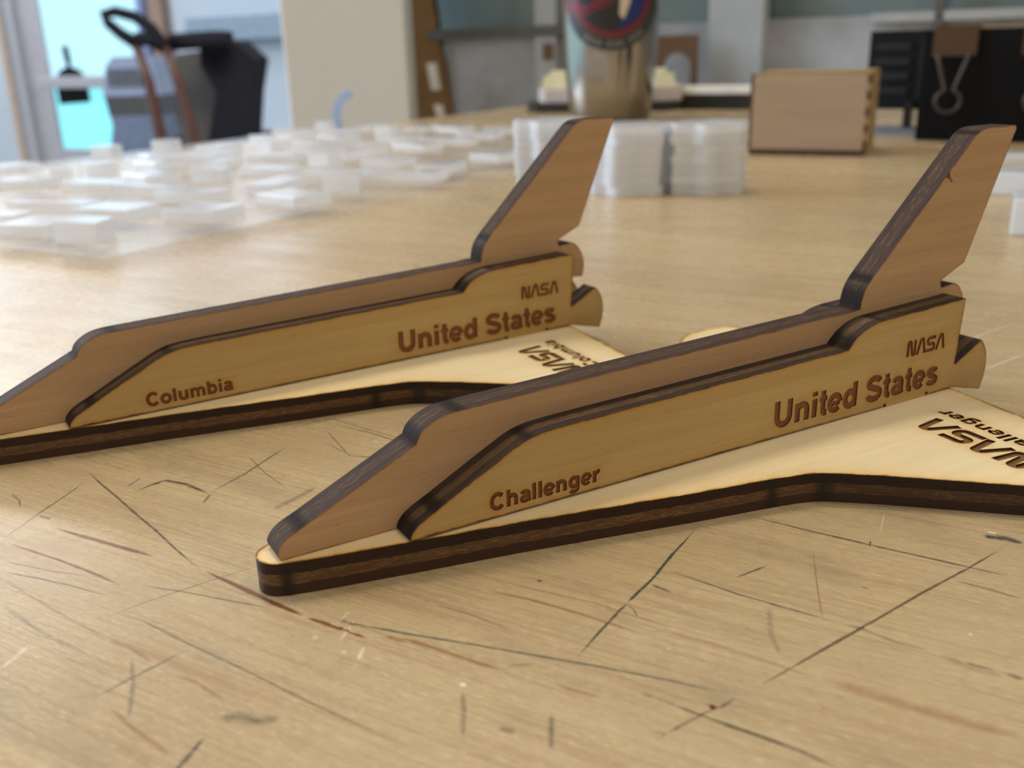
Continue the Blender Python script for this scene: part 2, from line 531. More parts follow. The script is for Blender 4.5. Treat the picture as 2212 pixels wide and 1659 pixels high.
def plate(name, outline, thick, mats, parent, M, words=(), depth=0.35, dwell=(), grid=0.8, rim=0.55, knots=()):
    """extruded plate (outline in mm, +z is the engraved face); words = [(part name, label, quads)].
    M places it in its parent. Returns the plate object; each engraved word becomes a child mesh in its recess."""
    face_m, edge_m, burn_m = mats
    out = resample(outline, 0.45)
    oa = np.array(out)
    allq = [q for w in words for q in w[2]]
    V, E = [], []
    for i in range(len(out)):
        V.append(out[i]); E.append((i, (i + 1) % len(out)))
    # interior points keep the stain attribute well sampled
    lo, hi = oa.min(0), oa.max(0)
    gx, gy = np.meshgrid(np.arange(lo[0], hi[0], grid), np.arange(lo[1], hi[1], grid))
    G = np.stack([gx.ravel(), gy.ravel()], 1) + np.random.RandomState(3).uniform(-.12, .12, (gx.size, 2))
    G = G[inside(oa, G)]
    dd = np.min(np.hypot(G[:, None, 0] - oa[None, :, 0], G[:, None, 1] - oa[None, :, 1]), axis=1)
    G = G[dd > 0.3]
    # a finer belt just inside the cut
    ctr = []
    for off in (0.22, 0.55):
        for i in range(0, len(out), 1):
            a, b = oa[i - 1], oa[(i + 1) % len(out)]
            t = (b - a) / max(1e-6, np.hypot(*(b - a)))
            ctr.append(oa[i] + np.array([-t[1], t[0]]) * off); ctr.append(oa[i] - np.array([-t[1], t[0]]) * off)
    ctr = np.array(ctr); ctr = ctr[inside(oa, ctr)]
    dd = np.min(np.hypot(ctr[:, None, 0] - oa[None, :, 0], ctr[:, None, 1] - oa[None, :, 1]), axis=1)
    ctr = ctr[dd > 0.18]
    for p in np.vstack([G, ctr]): V.append(tuple(p))
    for (kx, ky, kr) in knots:
        for i in range(-5, 6):
            for j in range(-5, 6): V.append((kx + i * kr * .45 + j * .001, ky + j * kr * .45 + i * .001))
    if allq:
        # denser points round the words
        Q = np.array([p for q in allq for p in q])
        q0, q1 = Q.min(0) - .8, Q.max(0) + .8
        gx, gy = np.meshgrid(np.arange(q0[0], q1[0], .28), np.arange(q0[1], q1[1], .28))
        D = np.stack([gx.ravel(), gy.ravel()], 1)
        D = D[inside(oa, D)]
        c = Q.reshape(-1, 4, 2).mean(1)
        near = np.zeros(len(D), bool)
        for w in words:
            wq = np.array([p for q in w[2] for p in q]); a0, a1 = wq.min(0) - .8, wq.max(0) + .5
            near |= (D[:, 0] > a0[0]) & (D[:, 0] < a1[0]) & (D[:, 1] > a0[1]) & (D[:, 1] < a1[1])
        D = D[near]
        for p in D: V.append(tuple(p))
    for q in allq:
        k = len(V)
        V += [tuple(p) for p in q]
        E += [(k, k + 1), (k + 1, k + 2), (k + 2, k + 3), (k + 3, k)]
    r = delaunay_2d_cdt([Vector(v) for v in V], E, [], 0, 1e-5, False)
    P = np.array([(v.x, v.y) for v in r[0]])
    T = np.array([list(f) for f in r[2] if len(f) == 3])
    C = P[T].mean(1)
    keep = inside(oa, C)
    T, C = T[keep], C[keep]
    wid = -np.ones(len(T), int)
    for wi, w in enumerate(words):
        wq = np.array([p for q in w[2] for p in q]); a0, a1 = wq.min(0), wq.max(0)
        cand = np.where((C[:, 0] > a0[0]) & (C[:, 0] < a1[0]) & (C[:, 1] > a0[1]) & (C[:, 1] < a1[1]))[0]
        ins = np.zeros(len(cand), bool)
        for q in w[2]: ins |= inside(q, C[cand])
        wid[cand[ins]] = wi
    # stain amount per vertex
    d_out = np.min(np.stack([np.hypot(P[:, 0:1] - oa[None, k::8, 0], P[:, 1:2] - oa[None, k::8, 1]).min(1) for k in range(8)]), axis=0)
    sc = 0.95 * np.exp(-d_out / (rim * 0.4)) + rim * 0.62 * np.exp(-d_out / (rim * 3.2))
    if allq:
        S = []
        for q in allq:
            a = np.array(q)
            S += [a.mean(0), (a[0] + a[1]) / 2, (a[2] + a[3]) / 2]
        S = np.array(S)
        dl = np.full(len(P), 9.0)
        for k in range(0, len(S), 400):
            dx = P[:, 0:1] - S[None, k:k + 400, 0]; dy = P[:, 1:2] - S[None, k:k + 400, 1]
            dl = np.minimum(dl, np.hypot(dx, np.where(dy < 0, dy / 2.3, dy * 1.3)).min(1))
        sc = np.maximum(sc, 0.46 * np.exp(-np.maximum(dl - .1, 0) / .6))
    for (kx, ky, kr) in knots:
        sc = np.maximum(sc, 2.2 * np.clip(1.6 - np.hypot(P[:, 0] - kx, P[:, 1] - ky) / kr, 0, 1))
    me = bpy.data.meshes.new(name)
    h = thick / 2
    nv = len(P)
    front = T[wid < 0]
    vs = [(x, y, h) for x, y in P] + [(x, y, -h) for x, y in P]
    faces = [tuple(f) for f in front] + [tuple(int(i) + nv for i in f[::-1]) for f in T]
    nf = len(faces)
    # orientation of triangles
    k0 = len(vs); n = len(out)
    area = 0.5 * np.sum(oa[:, 0] * np.roll(oa[:, 1], -1) - np.roll(oa[:, 0], -1) * oa[:, 1])
    vs += [(x, y, h) for x, y in out] + [(x, y, -h) for x, y in out]
    for i in range(n):
        j = (i + 1) % n
        f = (k0 + i, k0 + n + i, k0 + n + j, k0 + j)
        faces.append(f if area > 0 else f[::-1])
    me.from_pydata([tuple(c * MM for c in v) for v in vs], [], faces)
    me.polygons.foreach_set('material_index', [0] * nf + [1] * n)
    a = me.attributes.new('scorch', 'FLOAT', 'POINT')
    a.data.foreach_set('value', np.concatenate([sc, sc, np.zeros(2 * n)]).astype(np.float32))
    dw = np.zeros(n)
    for (x, y, rr) in dwell:
        dw = np.maximum(dw, np.clip(1.6 - np.hypot(oa[:, 0] - x, oa[:, 1] - y) / rr, 0, 1))
    if name == 'wing_plate':      # cross-grain cut along the swept edges chars darker
        dw = np.maximum(dw, 0.5 * ((oa[:, 0] > 50.3) & (oa[:, 0] < 72)))
    a = me.attributes.new('dwell', 'FLOAT', 'POINT')
    a.data.foreach_set('value', np.concatenate([np.zeros(2 * nv), dw, dw]).astype(np.float32))
    me.update()
    o = link(name, me, [face_m, edge_m], parent)
    o.matrix_local = M
    for wi, w in enumerate(words):
        tri = T[wid == wi]
        if not len(tri): continue
        cnt = {}
        for f in tri:
            for a_, b_ in ((f[0], f[1]), (f[1], f[2]), (f[2], f[0])):
                key = (min(a_, b_), max(a_, b_)); cnt.setdefault(key, []).append((a_, b_))
        used = {}
        vv, ff = [], []

        def vid(i, z):
            kk = (int(i), z)
            if kk not in used:
                used[kk] = len(vv); vv.append((P[i][0] * MM, P[i][1] * MM, z * MM))
            return used[kk]
        for f in tri: ff.append(tuple(vid(i, h - depth) for i in f))
        nfl = len(ff)
        for e in cnt.values():
            if len(e) == 1:
                a_, b_ = e[0]
                ff.append((vid(a_, h), vid(b_, h), vid(b_, h - depth), vid(a_, h - depth)))
        wm = bpy.data.meshes.new(w[0])
        wm.from_pydata(vv, [], ff)
        wm.polygons.foreach_set('material_index', [0] * nfl + [1] * (len(ff) - nfl))
        wm.update()
        wo = link(w[0], wm, list(burn_m), o)
        if w[1]: wo['label'] = w[1]
    return o


T3 = 3.0
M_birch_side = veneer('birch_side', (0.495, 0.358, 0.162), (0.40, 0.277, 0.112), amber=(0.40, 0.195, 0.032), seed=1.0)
M_birch_wing = veneer('birch_wing', (0.93, 0.81, 0.55), (0.85, 0.71, 0.44), amber=(0.74, 0.42, 0.075), seed=4.0, pores=0.2)  # lighter than the side veneer: strong top light put into the colour
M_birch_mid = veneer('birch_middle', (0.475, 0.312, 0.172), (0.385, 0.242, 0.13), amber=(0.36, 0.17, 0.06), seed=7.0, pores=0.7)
M_edge_wing = ply_edge('charred_edge_wing', (0.019, 0.008, 0.004), (0.085, 0.043, 0.018), (0.26, 0.145, 0.06), 2.0, 0.55, 0.25, 0.44, 2.3)
M_edge_mid = ply_edge('charred_edge_middle', (0.046, 0.030, 0.024), (0.066, 0.042, 0.028), (0.34, 0.22, 0.13), 5.0, 0.7, 0.1, 0.53)
M_edge_side = ply_edge('charred_edge_side', (0.036, 0.025, 0.020), (0.105, 0.062, 0.032), (0.30, 0.19, 0.10), 9.0, 0.62, 0.16)


def burnt(name, a, b_):
    b = N(name)
    f = b.noise(b.mapv(b.obj(), (900, 5000, 500)), 1.0, 3)
    return b.fin(b.mix(b.rng(f, 0.35, 0.65), a, b_), 0.45, 0.4)


M_burn = burnt('engraving_floor', (0.125, 0.040, 0.009), (0.19, 0.066, 0.016))
M_burn_wall = burnt('engraving_wall', (0.05, 0.018, 0.007), (0.08, 0.03, 0.011))
M_burn_wing = burnt('engraving_floor_wing', (0.19, 0.095, 0.035), (0.28, 0.15, 0.06))

SIDE_TOP = [(10.35, 3.18), (10.5, 3.7), (11.0, 4.32), (11.9, 4.9), (13.1, 5.45), (18.5, 8.2), (20.9, 9.38), (22.1, 9.86), (23.5, 10.14), (26, 10.28),
            (62.05, 10.95), (62.45, 11.42), (63.3, 12.2), (64.7, 12.93), (66.2, 13.3), (67.6, 13.42)]
SIDE_REAR = [(80.38, 6.12), (80.55, 6.02), (84.95, 8.22), (85.6, 7.5), (86.15, 6.45), (86.42, 5.2), (86.32, 3.8), (86.05, 2.75), (85.7, 1.88), (80.3, 3.18),
             (76.1, 3.18), (76.1, 3.42), (75.72, 3.42), (75.72, 2.6), (69.0, 2.6), (69.0, 3.42), (68.6, 3.42), (68.6, 3.18)]
SIDE_SHARP = [(10.35, 3.18), (62.05, 10.95), (80.95, 13.87), (80.38, 6.12), (80.55, 6.02), (84.95, 8.22), (85.7, 1.88), (80.3, 3.18), (76.1, 3.18), (76.1, 3.42), (75.72, 3.42), (75.72, 2.6),
              (69.0, 2.6), (69.0, 3.42), (68.6, 3.42), (68.6, 3.18)]
MID = [(0.0, 3.04), (-0.26, 3.62), (0.1, 4.36), (0.9, 5.03), (2.1, 5.52), (12.72, 10.52), (12.98, 11.15), (13.5, 11.66), (14.4, 12.22), (15.6, 12.6), (17.0, 12.7), (66.9, 14.05),
       (67.05, 15.1), (67.45, 16.3), (68.3, 17.35), (83.15, 31.62), (83.7, 32.02), (84.4, 32.3), (85.4, 32.48), (90.25, 32.48), (90.55, 32.15), (84.1, 17.22), (80.15, 15.5), (80.42, 14.62),
       (82.9, 14.85), (83.7, 14.4), (84.45, 13.4), (84.9, 12.3), (85.07, 11.1), (84.7, 9.42), (82.7, 9.66), (80.6, 8.8), (80.3, 3.04)]
MID_SHARP = [(0.0, 3.04), (12.72, 10.52), (66.9, 14.05), (90.25, 32.48), (84.1, 17.22), (80.15, 15.5), (80.42, 14.62), (84.7, 9.42), (82.7, 9.66), (80.6, 8.8), (80.3, 3.04)]
WING_HALF = [(-1.6, 0.0), (-1.5, -0.7), (-1.15, -1.3), (-0.6, -1.75), (0.2, -2.1), (3.2, -2.85), (7, -3.65), (11, -4.5), (19.2, -6.1), (27.7, -8.0), (36.7, -10.1), (44.8, -11.75), (48.0, -12.55),
             (49.4, -13.1), (50.6, -13.95), (53.9, -16.8), (62.9, -25.4), (67.6, -29.5), (69.0, -30.5), (71, -31.15), (74, -31.5), (76.4, -31.1), (77.8, -30.0), (78.1, -28.5), (77.5, -21.5),
             (78.6, -15.0), (80.4, -4.5)]
WING = WING_HALF + [(80.45, 0.0)] + [(x, -y) for x, y in WING_HALF[::-1][:-1]]
DW_WING = [(0.2, -2.1, .45), (44.8, -11.75, .55), (50.0, -13.5, .9)]
DW_MID = [(2.1, 5.5, .5), (12.9, 10.9, .8), (17.0, 12.7, .6), (68.2, 17.3, .5), (67.1, 15.0, 1.2), (83.8, 32.0, .4)]
DW_SIDE = [(13.1, 5.45, .6), (22.3, 9.9, .5), (67.4, 13.4, .5), (62.6, 11.5, .9), (10.6, 3.7, .9)]

# plate frames: local x -> shuttle x, local y -> shuttle z, local z -> towards the viewer (-y)
def vert(y0):
    return Matrix(((1, 0, 0, 0), (0, 0, -1, y0 * MM), (0, 1, 0, 0), (0, 0, 0, 1)))


def shuttle(x, y, yaw, nameword, label, rounded):
    root = empty('shuttle_model', W(x, y, 0), yaw, label, 'model')
    wing = WING
    if rounded:
        worn = {(71, -31.15): (70.6, -30.7), (74, -31.5): (73.2, -30.2), (76.4, -31.1): (75.6, -28.9), (77.8, -30.0): (77.0, -27.2), (78.1, -28.5): (77.3, -25.5)}
        wing = [worn.get(p, p) for p in WING]
    a = math.radians(6.3)
    ux, uy = math.sin(a), math.cos(a)               # reading direction on the wing
    def wing_place(o):
        return lambda s, t: (o[0] + s * ux - t * uy, o[1] + s * uy + t * ux)
    adv = sum(glyph(c)[0] for c in nameword) * 2.72 * 1.07
    end = (73.9, -8.85)
    pw = wing_place((end[0] - adv * ux, end[1] - adv * uy))
    words = [('engraved_logo', None, worm_quads(wing_place((70.95 - 13.55 * ux, -9.75 - 13.55 * uy)), 13.55, 3.75, 0.45)),
             ('engraved_name', None, text_quads(nameword, lambda s, t: pw(s * 1.07, t), 2.72, .086))]
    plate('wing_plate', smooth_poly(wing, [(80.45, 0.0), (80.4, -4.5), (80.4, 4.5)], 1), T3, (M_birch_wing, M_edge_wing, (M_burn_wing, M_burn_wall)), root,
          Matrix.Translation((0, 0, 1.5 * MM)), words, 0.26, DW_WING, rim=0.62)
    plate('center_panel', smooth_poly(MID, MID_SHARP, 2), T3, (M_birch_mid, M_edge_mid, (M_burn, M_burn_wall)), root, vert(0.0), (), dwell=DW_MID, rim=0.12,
          knots=() if rounded else ((79.35, 28.15, .22), (79.2, 27.72, .3), (79.62, 27.3, .16), (79.95, 26.98, .12)))
    corner = [(79.6, 13.83), (80.4, 13.8), (80.8, 13.45), (80.95, 12.9)] if rounded else [(80.95, 13.87)]
    side = smooth_poly(SIDE_TOP + corner + SIDE_REAR, SIDE_SHARP, 2)
    sw = [('engraved_name', None, text_quads(nameword, lambda s, t: ((18.0 if nameword[1] == 'h' else 18.85) + s, 3.86 + t), 2.28)),
          ('engraved_lettering', None, text_quads('United States', lambda s, t: (51.62 + s, 4.22 + t), 4.07)),
          ('engraved_logo', None, worm_quads(lambda s, t: (71.6 + s, 8.42 + t), 6.55, 1.86, 0.205))]
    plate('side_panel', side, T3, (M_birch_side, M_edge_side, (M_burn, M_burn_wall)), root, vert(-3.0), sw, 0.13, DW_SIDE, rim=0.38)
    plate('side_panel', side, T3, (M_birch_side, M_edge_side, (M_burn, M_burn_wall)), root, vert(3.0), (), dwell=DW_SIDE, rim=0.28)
    return root


# ------------------------------------------------------------------ bench top with its pencil lines, knife cuts and stains
def px(pts, off, s):
    return [(off[0] + a / s, off[1] + b / s) for a, b in pts]


DARK, OLIVE, RED, WHITE, BLUE, TAN = (0.055, 0.047, 0.036), (0.13, 0.115, 0.06), (0.20, 0.075, 0.030), (0.85, 0.78, 0.66), (0.14, 0.15, 0.19), (0.30, 0.16, 0.065)
o5, s5 = (0, 1000), 2.514
o6, s6 = (700, 1050), 2.911
o7, s7 = (1412, 1059), 2.765
MARKS = [  # (pixel path, half-width mm, colour, strength)
    (px([(0, 425), (210, 275), (345, 185), (480, 90)], o5, s5), .14, DARK, .6),
    (px([(470, 40), (550, 115), (640, 190), (735, 275), (850, 370), (950, 465), (1100, 590)], o5, s5), .2, DARK, .6),
    (px([(210, 285), (275, 305)], o5, s5), .22, RED, .8),
    (px([(295, 353), (420, 390), (560, 430), (700, 470), (835, 508)], o5, s5), .34, RED, .95),
    (px([(40, 435), (160, 475), (300, 520), (460, 580), (650, 662)], o5, s5), .24, RED, .85),
    (px([(1110, 585), (1250, 650), (1400, 720), (1540, 785), (1655, 832)], o5, s5), .36, RED, .95),
    (px([(1665, 838), (1760, 870), (1850, 900), (1990, 952)], o5, s5), .32, RED, .95),
    (px([(2085, 940), (2212, 975)], o5, s5), .28, TAN, .8),
    (px([(0, 590), (200, 625), (380, 665), (580, 722)], o5, s5), .15, DARK, .55),
    (px([(20, 535), (150, 560), (260, 585), (480, 615)], o5, s5), .13, DARK, .45),
    (px([(750, 660), (860, 680), (1000, 700), (1280, 755), (1460, 785)], o5, s5), .16, DARK, .5),
    (px([(550, 850), (780, 760), (990, 690), (1200, 620), (1400, 560)], o5, s5), .1, DARK, .45),
    (px([(720, 162), (820, 120), (900, 95), (1010, 115), (1140, 170)], o5, s5), .3, DARK, .65),
    (px([(1145, 168), (1100, 222)], o5, s5), .25, DARK, .5),
    (px([(1150, 160), (1220, 118), (1330, 60), (1450, -20), (1560, -90)], o5, s5), .2, OLIVE, .75),
    (px([(690, 130), (765, 80)], o5, s5), .2, BLUE, .8),
    (px([(1340, -45), (1440, 55), (1560, 140)], o5, s5), .12, OLIVE, .5),
    (px([(1480, 255), (1580, 205), (1720, 130)], o5, s5), .6, DARK, .32),
    (px([(940, 1690), (1010, 1610), (1110, 1490)], o5, s5), .3, DARK, .55),
    (px([(530, 1270), (700, 1175), (870, 1090), (1000, 1020)], o5, s5), .22, DARK, .4),
    (px([(715, 1070), (722, 1200), (700, 1400)], o5, s5), .3, DARK, .3),
    (px([(60, 165), (105, 205), (110, 245)], o5, s5), .2, DARK, .4),
    (px([(20, 640), (160, 720), (400, 860), (600, 960)], o5, s5), .2, TAN, .5),
    (px([(640, 810), (780, 860), (1040, 990), (1300, 1110), (1700, 1310), (2212, 1540)], o5, s5), .16, DARK, .42),
    (px([(0, 760), (220, 920), (480, 1040)], o5, s5), .3, DARK, .25),
    (px([(600, 1330), (720, 1440), (930, 1590)], o5, s5), .3, TAN, .5),
    (px([(560, 950), (700, 1000), (840, 1090)], o5, s5), .26, TAN, .5),
    (px([(940, 1150), (1060, 1190), (1220, 1290)], o5, s5), .26, TAN, .45),
    (px([(1180, 1395), (1280, 1375), (1400, 1400), (1530, 1385)], o5, s5), .7, DARK, .4),
    (px([(1930, 850), (1890, 905), (1845, 965)], o5, s5), .24, WHITE, .34),
    (px([(1905, 800), (1820, 880)], o5, s5), .2, WHITE, .22),
    (px([(1855, 1035), (1885, 1020)], o5, s5), .35, WHITE, .4),
    (px([(1945, 1070), (1975, 1000)], o5, s5), .28, WHITE, .34),
    (px([(1690, 950), (1735, 945)], o5, s5), .32, WHITE, .3),
    (px([(0, 1120), (90, 1050), (155, 990)], o5, s5), .3, WHITE, .3),
    (px([(0, 830), (110, 850), (200, 870), (380, 902), (560, 935), (900, 990), (1300, 1060), (1700, 1130), (2212, 1230)], o6, s6) + px([(220, 1165), (420, 1205), (600, 1232)], o7, s7), .17, (0.09, 0.095, 0.06), .72),
    (px([(90, 840), (170, 870), (260, 880)], o6, s6), .4, DARK, .4),
    (px([(1580, 1092), (1720, 930), (1900, 740), (2000, 645), (2090, 560)], o6, s6) + px([(0, 520), (110, 385), (190, 300), (262, 215)], o7, s7), .19, (0.05, 0.055, 0.045), .85),
    (px([(2050, 615), (2110, 640), (2190, 672)], o6, s6), .22, DARK, .55),
    (px([(1900, 740), (1950, 780), (1975, 830)], o6, s6), .13, DARK, .4),
    (px([(1000, 650), (1300, 715), (1600, 800), (2010, 932)], o6, s6), .24, TAN, .7),
    (px([(1180, 615), (1700, 735), (2212, 900)], o6, s6), .22, TAN, .4),
    (px([(660, 735), (900, 800), (1180, 905)], o6, s6), .2, OLIVE, .4),
    (px([(380, 940), (560, 975), (760, 1040), (960, 1110), (1150, 1162)], o6, s6), .28, TAN, .75),
    (px([(868, 1280), (880, 1400), (872, 1590)], o6, s6), .28, DARK, .35),
    (px([(1430, 1430), (1428, 1660)], o6, s6), .3, DARK, .38),
    (px([(850, 1240), (895, 1258)], o6, s6), .24, WHITE, .9),
    (px([(1470, 1260), (1740, 1330)], o6, s6), .26, TAN, .5),
    (px([(1990, 1300), (2212, 1375)], o6, s6), .26, DARK, .4),
    (px([(1335, 592), (1375, 600)], o6, s6), .22, DARK, .7),
    (px([(1100, 1520), (1210, 1545)], o6, s6), .4, DARK, .3),
    (px([(1150, 1130), (1330, 1120)], o6, s6), .3, DARK, .2),
    (px([(550, 150), (740, 195), (960, 250), (1150, 292), (1350, 340), (1620, 400), (1880, 460), (2170, 525)], o7, s7), .18, (0.08, 0.06, 0.04), .8),
    (px([(1290, 335), (1296, 300)], o7, s7), .12, DARK, .6),
    (px([(2110, 330), (2000, 395), (1880, 465), (1600, 615), (1300, 790), (1050, 930), (820, 1062), (700, 1130), (580, 1192)], o7, s7), .17, (0.09, 0.065, 0.035), .85),
    (px([(500, 1235), (410, 1290), (280, 1340), (60, 1465), (0, 1495)], o7, s7), .18, DARK, .5),
    (px([(90, 485), (300, 550), (500, 620), (850, 720), (1100, 790)], o7, s7), .17, DARK, .62),
    (px([(1100, 790), (1250, 830), (1440, 905), (1650, 960)], o7, s7), .3, DARK, .3),
    (px([(0, 1235), (130, 1285), (270, 1340), (450, 1405), (640, 1470), (880, 1560), (1120, 1670)], o7, s7), .22, DARK, .65),
    (px([(0, 1440), (70, 1462)], o7, s7), .26, TAN, .5),
    (px([(1800, 540), (2000, 590), (2212, 655)], o7, s7), .2, TAN, .85),
    (px([(480, 526), (580, 488), (690, 446)], o7, s7), .16, DARK, .65),
    (px([(950, 350), (975, 560), (1000, 720), (1020, 800)], o7, s7), .09, TAN, .7),
    (px([(1960, 268), (2030, 282), (2100, 288), (2212, 318)], o7, s7), .62, (0.07, 0.075, 0.07), .78),
    (px([(1990, 248), (2050, 258)], o7, s7), .2, WHITE, .7),
    (px([(1000, 1130), (1250, 1200), (1540, 1295), (1900, 1400), (2212, 1480)], o7, s7), .9, TAN, .35),
    (px([(0, 830), (300, 905), (640, 1010), (1000, 1130)], o7, s7), .3, TAN, .35),
    (px([(1860, 1030), (1940, 1050), (2030, 1072)], o7, s7), .24, DARK, .45),
    (px([(2090, 1095), (2212, 1130)], o7, s7), .3, DARK, .5),
    (px([(1700, 980), (1900, 1060), (2120, 1120)], o7, s7), .6, DARK, .2),
    (px([(690, 700), (700, 860), (760, 990)], o7, s7), .35, DARK, .22),
    (px([(330, 1282), (352, 1300), (372, 1310)], o7, s7), .36, (0.15, 0.008, 0.010), 1.0),
    (px([(1005, 1300), (1020, 1312)], o7, s7), .2, TAN, .9),
    (px([(1880, 860), (1905, 862)], o7, s7), .26, WHITE, .8),
    (px([(80, 945), (100, 950)], o7, s7), .25, WHITE, .5),
    (px([(620, 350), (630, 352)], o7, s7), .13, DARK, .8), (px([(645, 415), (655, 417)], o7, s7), .12, DARK, .8), (px([(540, 440), (550, 443)], o7, s7), .1, DARK, .6),
    (px([(1176, 580), (1184, 582)], o7, s7), .13, TAN, .9), (px([(1230, 575), (1290, 590)], o7, s7), .22, TAN, .6), (px([(250, 650), (258, 655)], o7, s7), .12, DARK, .5),
    (px([(1380, 130), (1350, 260)], o7, s7), .07, WHITE, .4),
    ([(600, 930), (720, 905), (870, 950)], .2, OLIVE, .5), ([(735, 920), (800, 935), (880, 960)], .2, OLIVE, .6), ([(705, 930), (760, 990)], .16, OLIVE, .5),
    ([(700, 955), (760, 985), (830, 990)], .16, OLIVE, .45),
    ([(60, 730), (150, 760), (200, 772)], .4, DARK, .2), ([(1800, 830), (1990, 770), (2212, 690)], .3, WHITE, .25), ([(2120, 800), (2212, 765)], .25, WHITE, .35),
    ([(1330, 480), (1500, 470)], 1.6, OLIVE, .28), ([(1560, 410), (1620, 402)], 1.2, DARK, .3), ([(1900, 560), (1960, 555), (2060, 570)], 1.0, TAN, .3),
    ([(640, 690), (760, 640), (860, 620)], 1.0, OLIVE, .25), ([(1000, 760 - 160), (1130, 560)], 1.0, DARK, .12),
]


def bench_marks():
    out = []
    for path, hw, colr, st in MARKS:
        p = [to_bench(*onz(u, v)) for u, v in path]
        p = resample(p, 1.2 if sum(math.dist(a_, b_) for a_, b_ in zip(p[:-1], p[1:])) > 4 else 0.25, False)
        if len(p) < 3:
            a, b = p[0], p[-1]; p = [a, ((a[0] + b[0]) / 2, (a[1] + b[1]) / 2), b]
        out.append((p, hw, colr, st))
    return out


BU0, BU1, BV0, BV1, BT = -382.0, 900.0, -420.0, 728.0, 45.0


def build_bench():
    root = empty('workbench', W(*from_bench((BU0 + BU1) / 2, (BV0 + BV1) / 2), -TZ / MM), BY,
                 'scratched maple workbench top on which all the small wooden and acrylic pieces stand', 'workbench')
    marks = bench_marks()
    V, E = [], []
    rect = resample([(BU0, BV0), (BU1, BV0), (BU1, BV1), (BU0, BV1)], 60)
    for i in range(len(rect)): V.append(rect[i]); E.append((i, (i + 1) % len(rect)))
    info = []; border = set()
    rs = np.random.RandomState(5)
    for p, hw, colr, st in marks:
        a = np.array(p); n = len(a)
        tn = np.gradient(a, axis=0); tn /= np.maximum(np.hypot(tn[:, 0], tn[:, 1])[:, None], 1e-9)
        nr = np.stack([-tn[:, 1], tn[:, 0]], 1)
        tp = np.array([min(1.0, 0.35 + 3.2 * min(i, n - 1 - i) / max(1, n - 1)) for i in range(n)]) * (rs.uniform(.8, 1.2, n) if n > 8 else np.ones(n))
        L, Rr = a + nr * (hw * tp)[:, None], a - nr * (hw * tp)[:, None]
        for row in (L, a, Rr):
            k = len(V)
            V += [tuple(q) for q in row]
            E += [(k + i, k + i + 1) for i in range(n - 1)]
        k = len(V) - 3 * n
        border.update(range(k, k + n)); border.update(range(k + 2 * n, k + 3 * n)); border.update((k + n, k + 2 * n - 1))
        E += [(k, k + n), (k + n, k + 2 * n), (k + n - 1, k + 2 * n - 1), (k + 2 * n - 1, k + 3 * n - 1)]
        info.append((a, hw * tp, colr, st))
    r = delaunay_2d_cdt([Vector(v) for v in V], E, [], 0, 1e-4, True)
    P = np.array([(v.x, v.y) for v in r[0]])
    rim_v = np.array([any(i in border for i in ids) for ids in r[3]])
    T = [tuple(f) for f in r[2]]
    amt = np.zeros(len(P)); colr_ = np.zeros((len(P), 3))
    for a, hwv, c, st in info:
        lo, hi = a.min(0) - 2, a.max(0) + 2
        idx = np.where((P[:, 0] > lo[0]) & (P[:, 0] < hi[0]) & (P[:, 1] > lo[1]) & (P[:, 1] < hi[1]))[0]
        q = P[idx]
        best = np.full(len(idx), 9.0); fd = np.zeros(len(idx))
        for i in range(len(a) - 1):
            d = a[i + 1] - a[i]; t = np.clip(((q - a[i]) @ d) / max(1e-9, d @ d), 0, 1)
            dist = np.hypot(*(q - a[i] - t[:, None] * d).T)
            w = hwv[i] * (1 - t) + hwv[i + 1] * t
            fade = np.minimum(1.0, np.minimum(i + t, len(a) - 1 - i - t) / max(0.8, 0.12 * len(a)))
            better = dist / w < best
            best = np.where(better, dist / w, best); fd = np.where(better, fade, fd)
        v = st * fd * np.clip(1.0 - best, 0, 1)
        v[(best > 0.93)] = 0
        colr_[idx] = np.where((best < 1.02)[:, None] & (v >= amt[idx])[:, None], np.array(c), colr_[idx])
        amt[idx] = np.maximum(amt[idx], v)
    amt[rim_v] = 0
    nv = len(P)
    vs = [(x * MM, y * MM, 0) for x, y in P]
    faces = list(T)
    k = len(vs); n = len(rect)
    vs += [(x * MM, y * MM, 0) for x, y in rect] + [(x * MM, y * MM, -BT * MM) for x, y in rect]
    for i in range(n):
        j = (i + 1) % n
        faces.append((k + i, k + n + i, k + n + j, k + j))
    faces.append(tuple(k + n + i for i in range(n))[::-1])
    me = bpy.data.meshes.new('tabletop')
    me.from_pydata(vs, [], faces)
    A = me.attributes.new('mark', 'FLOAT_COLOR', 'POINT')
    rgba = np.zeros((len(vs), 4), np.float32); rgba[:nv, :3] = colr_; rgba[:nv, 3] = 1
    A.data.foreach_set('color', rgba.ravel())
    A = me.attributes.new('mark_amount', 'FLOAT', 'POINT')
    A.data.foreach_set('value', np.concatenate([amt, np.zeros(len(vs) - nv)]).astype(np.float32))
    me.update()
    top = link('tabletop', me, M_bench, root)
    # the top's own frame sits at the bench origin
    cu, cv = (BU0 + BU1) / 2, (BV0 + BV1) / 2
    top.location = (-cu * MM, -cv * MM, TZ)
    for du in (BU0 + 70, BU1 - 70):
        for dv in (BV0 + 70, BV1 - 70):
            b = MB(); b.box(du - cu - 40, du - cu + 40, dv - cv - 40, dv - cv + 40, 0, TZ / MM - BT, bev=3)
            b.build('leg', M_bench_leg, root)
    return root


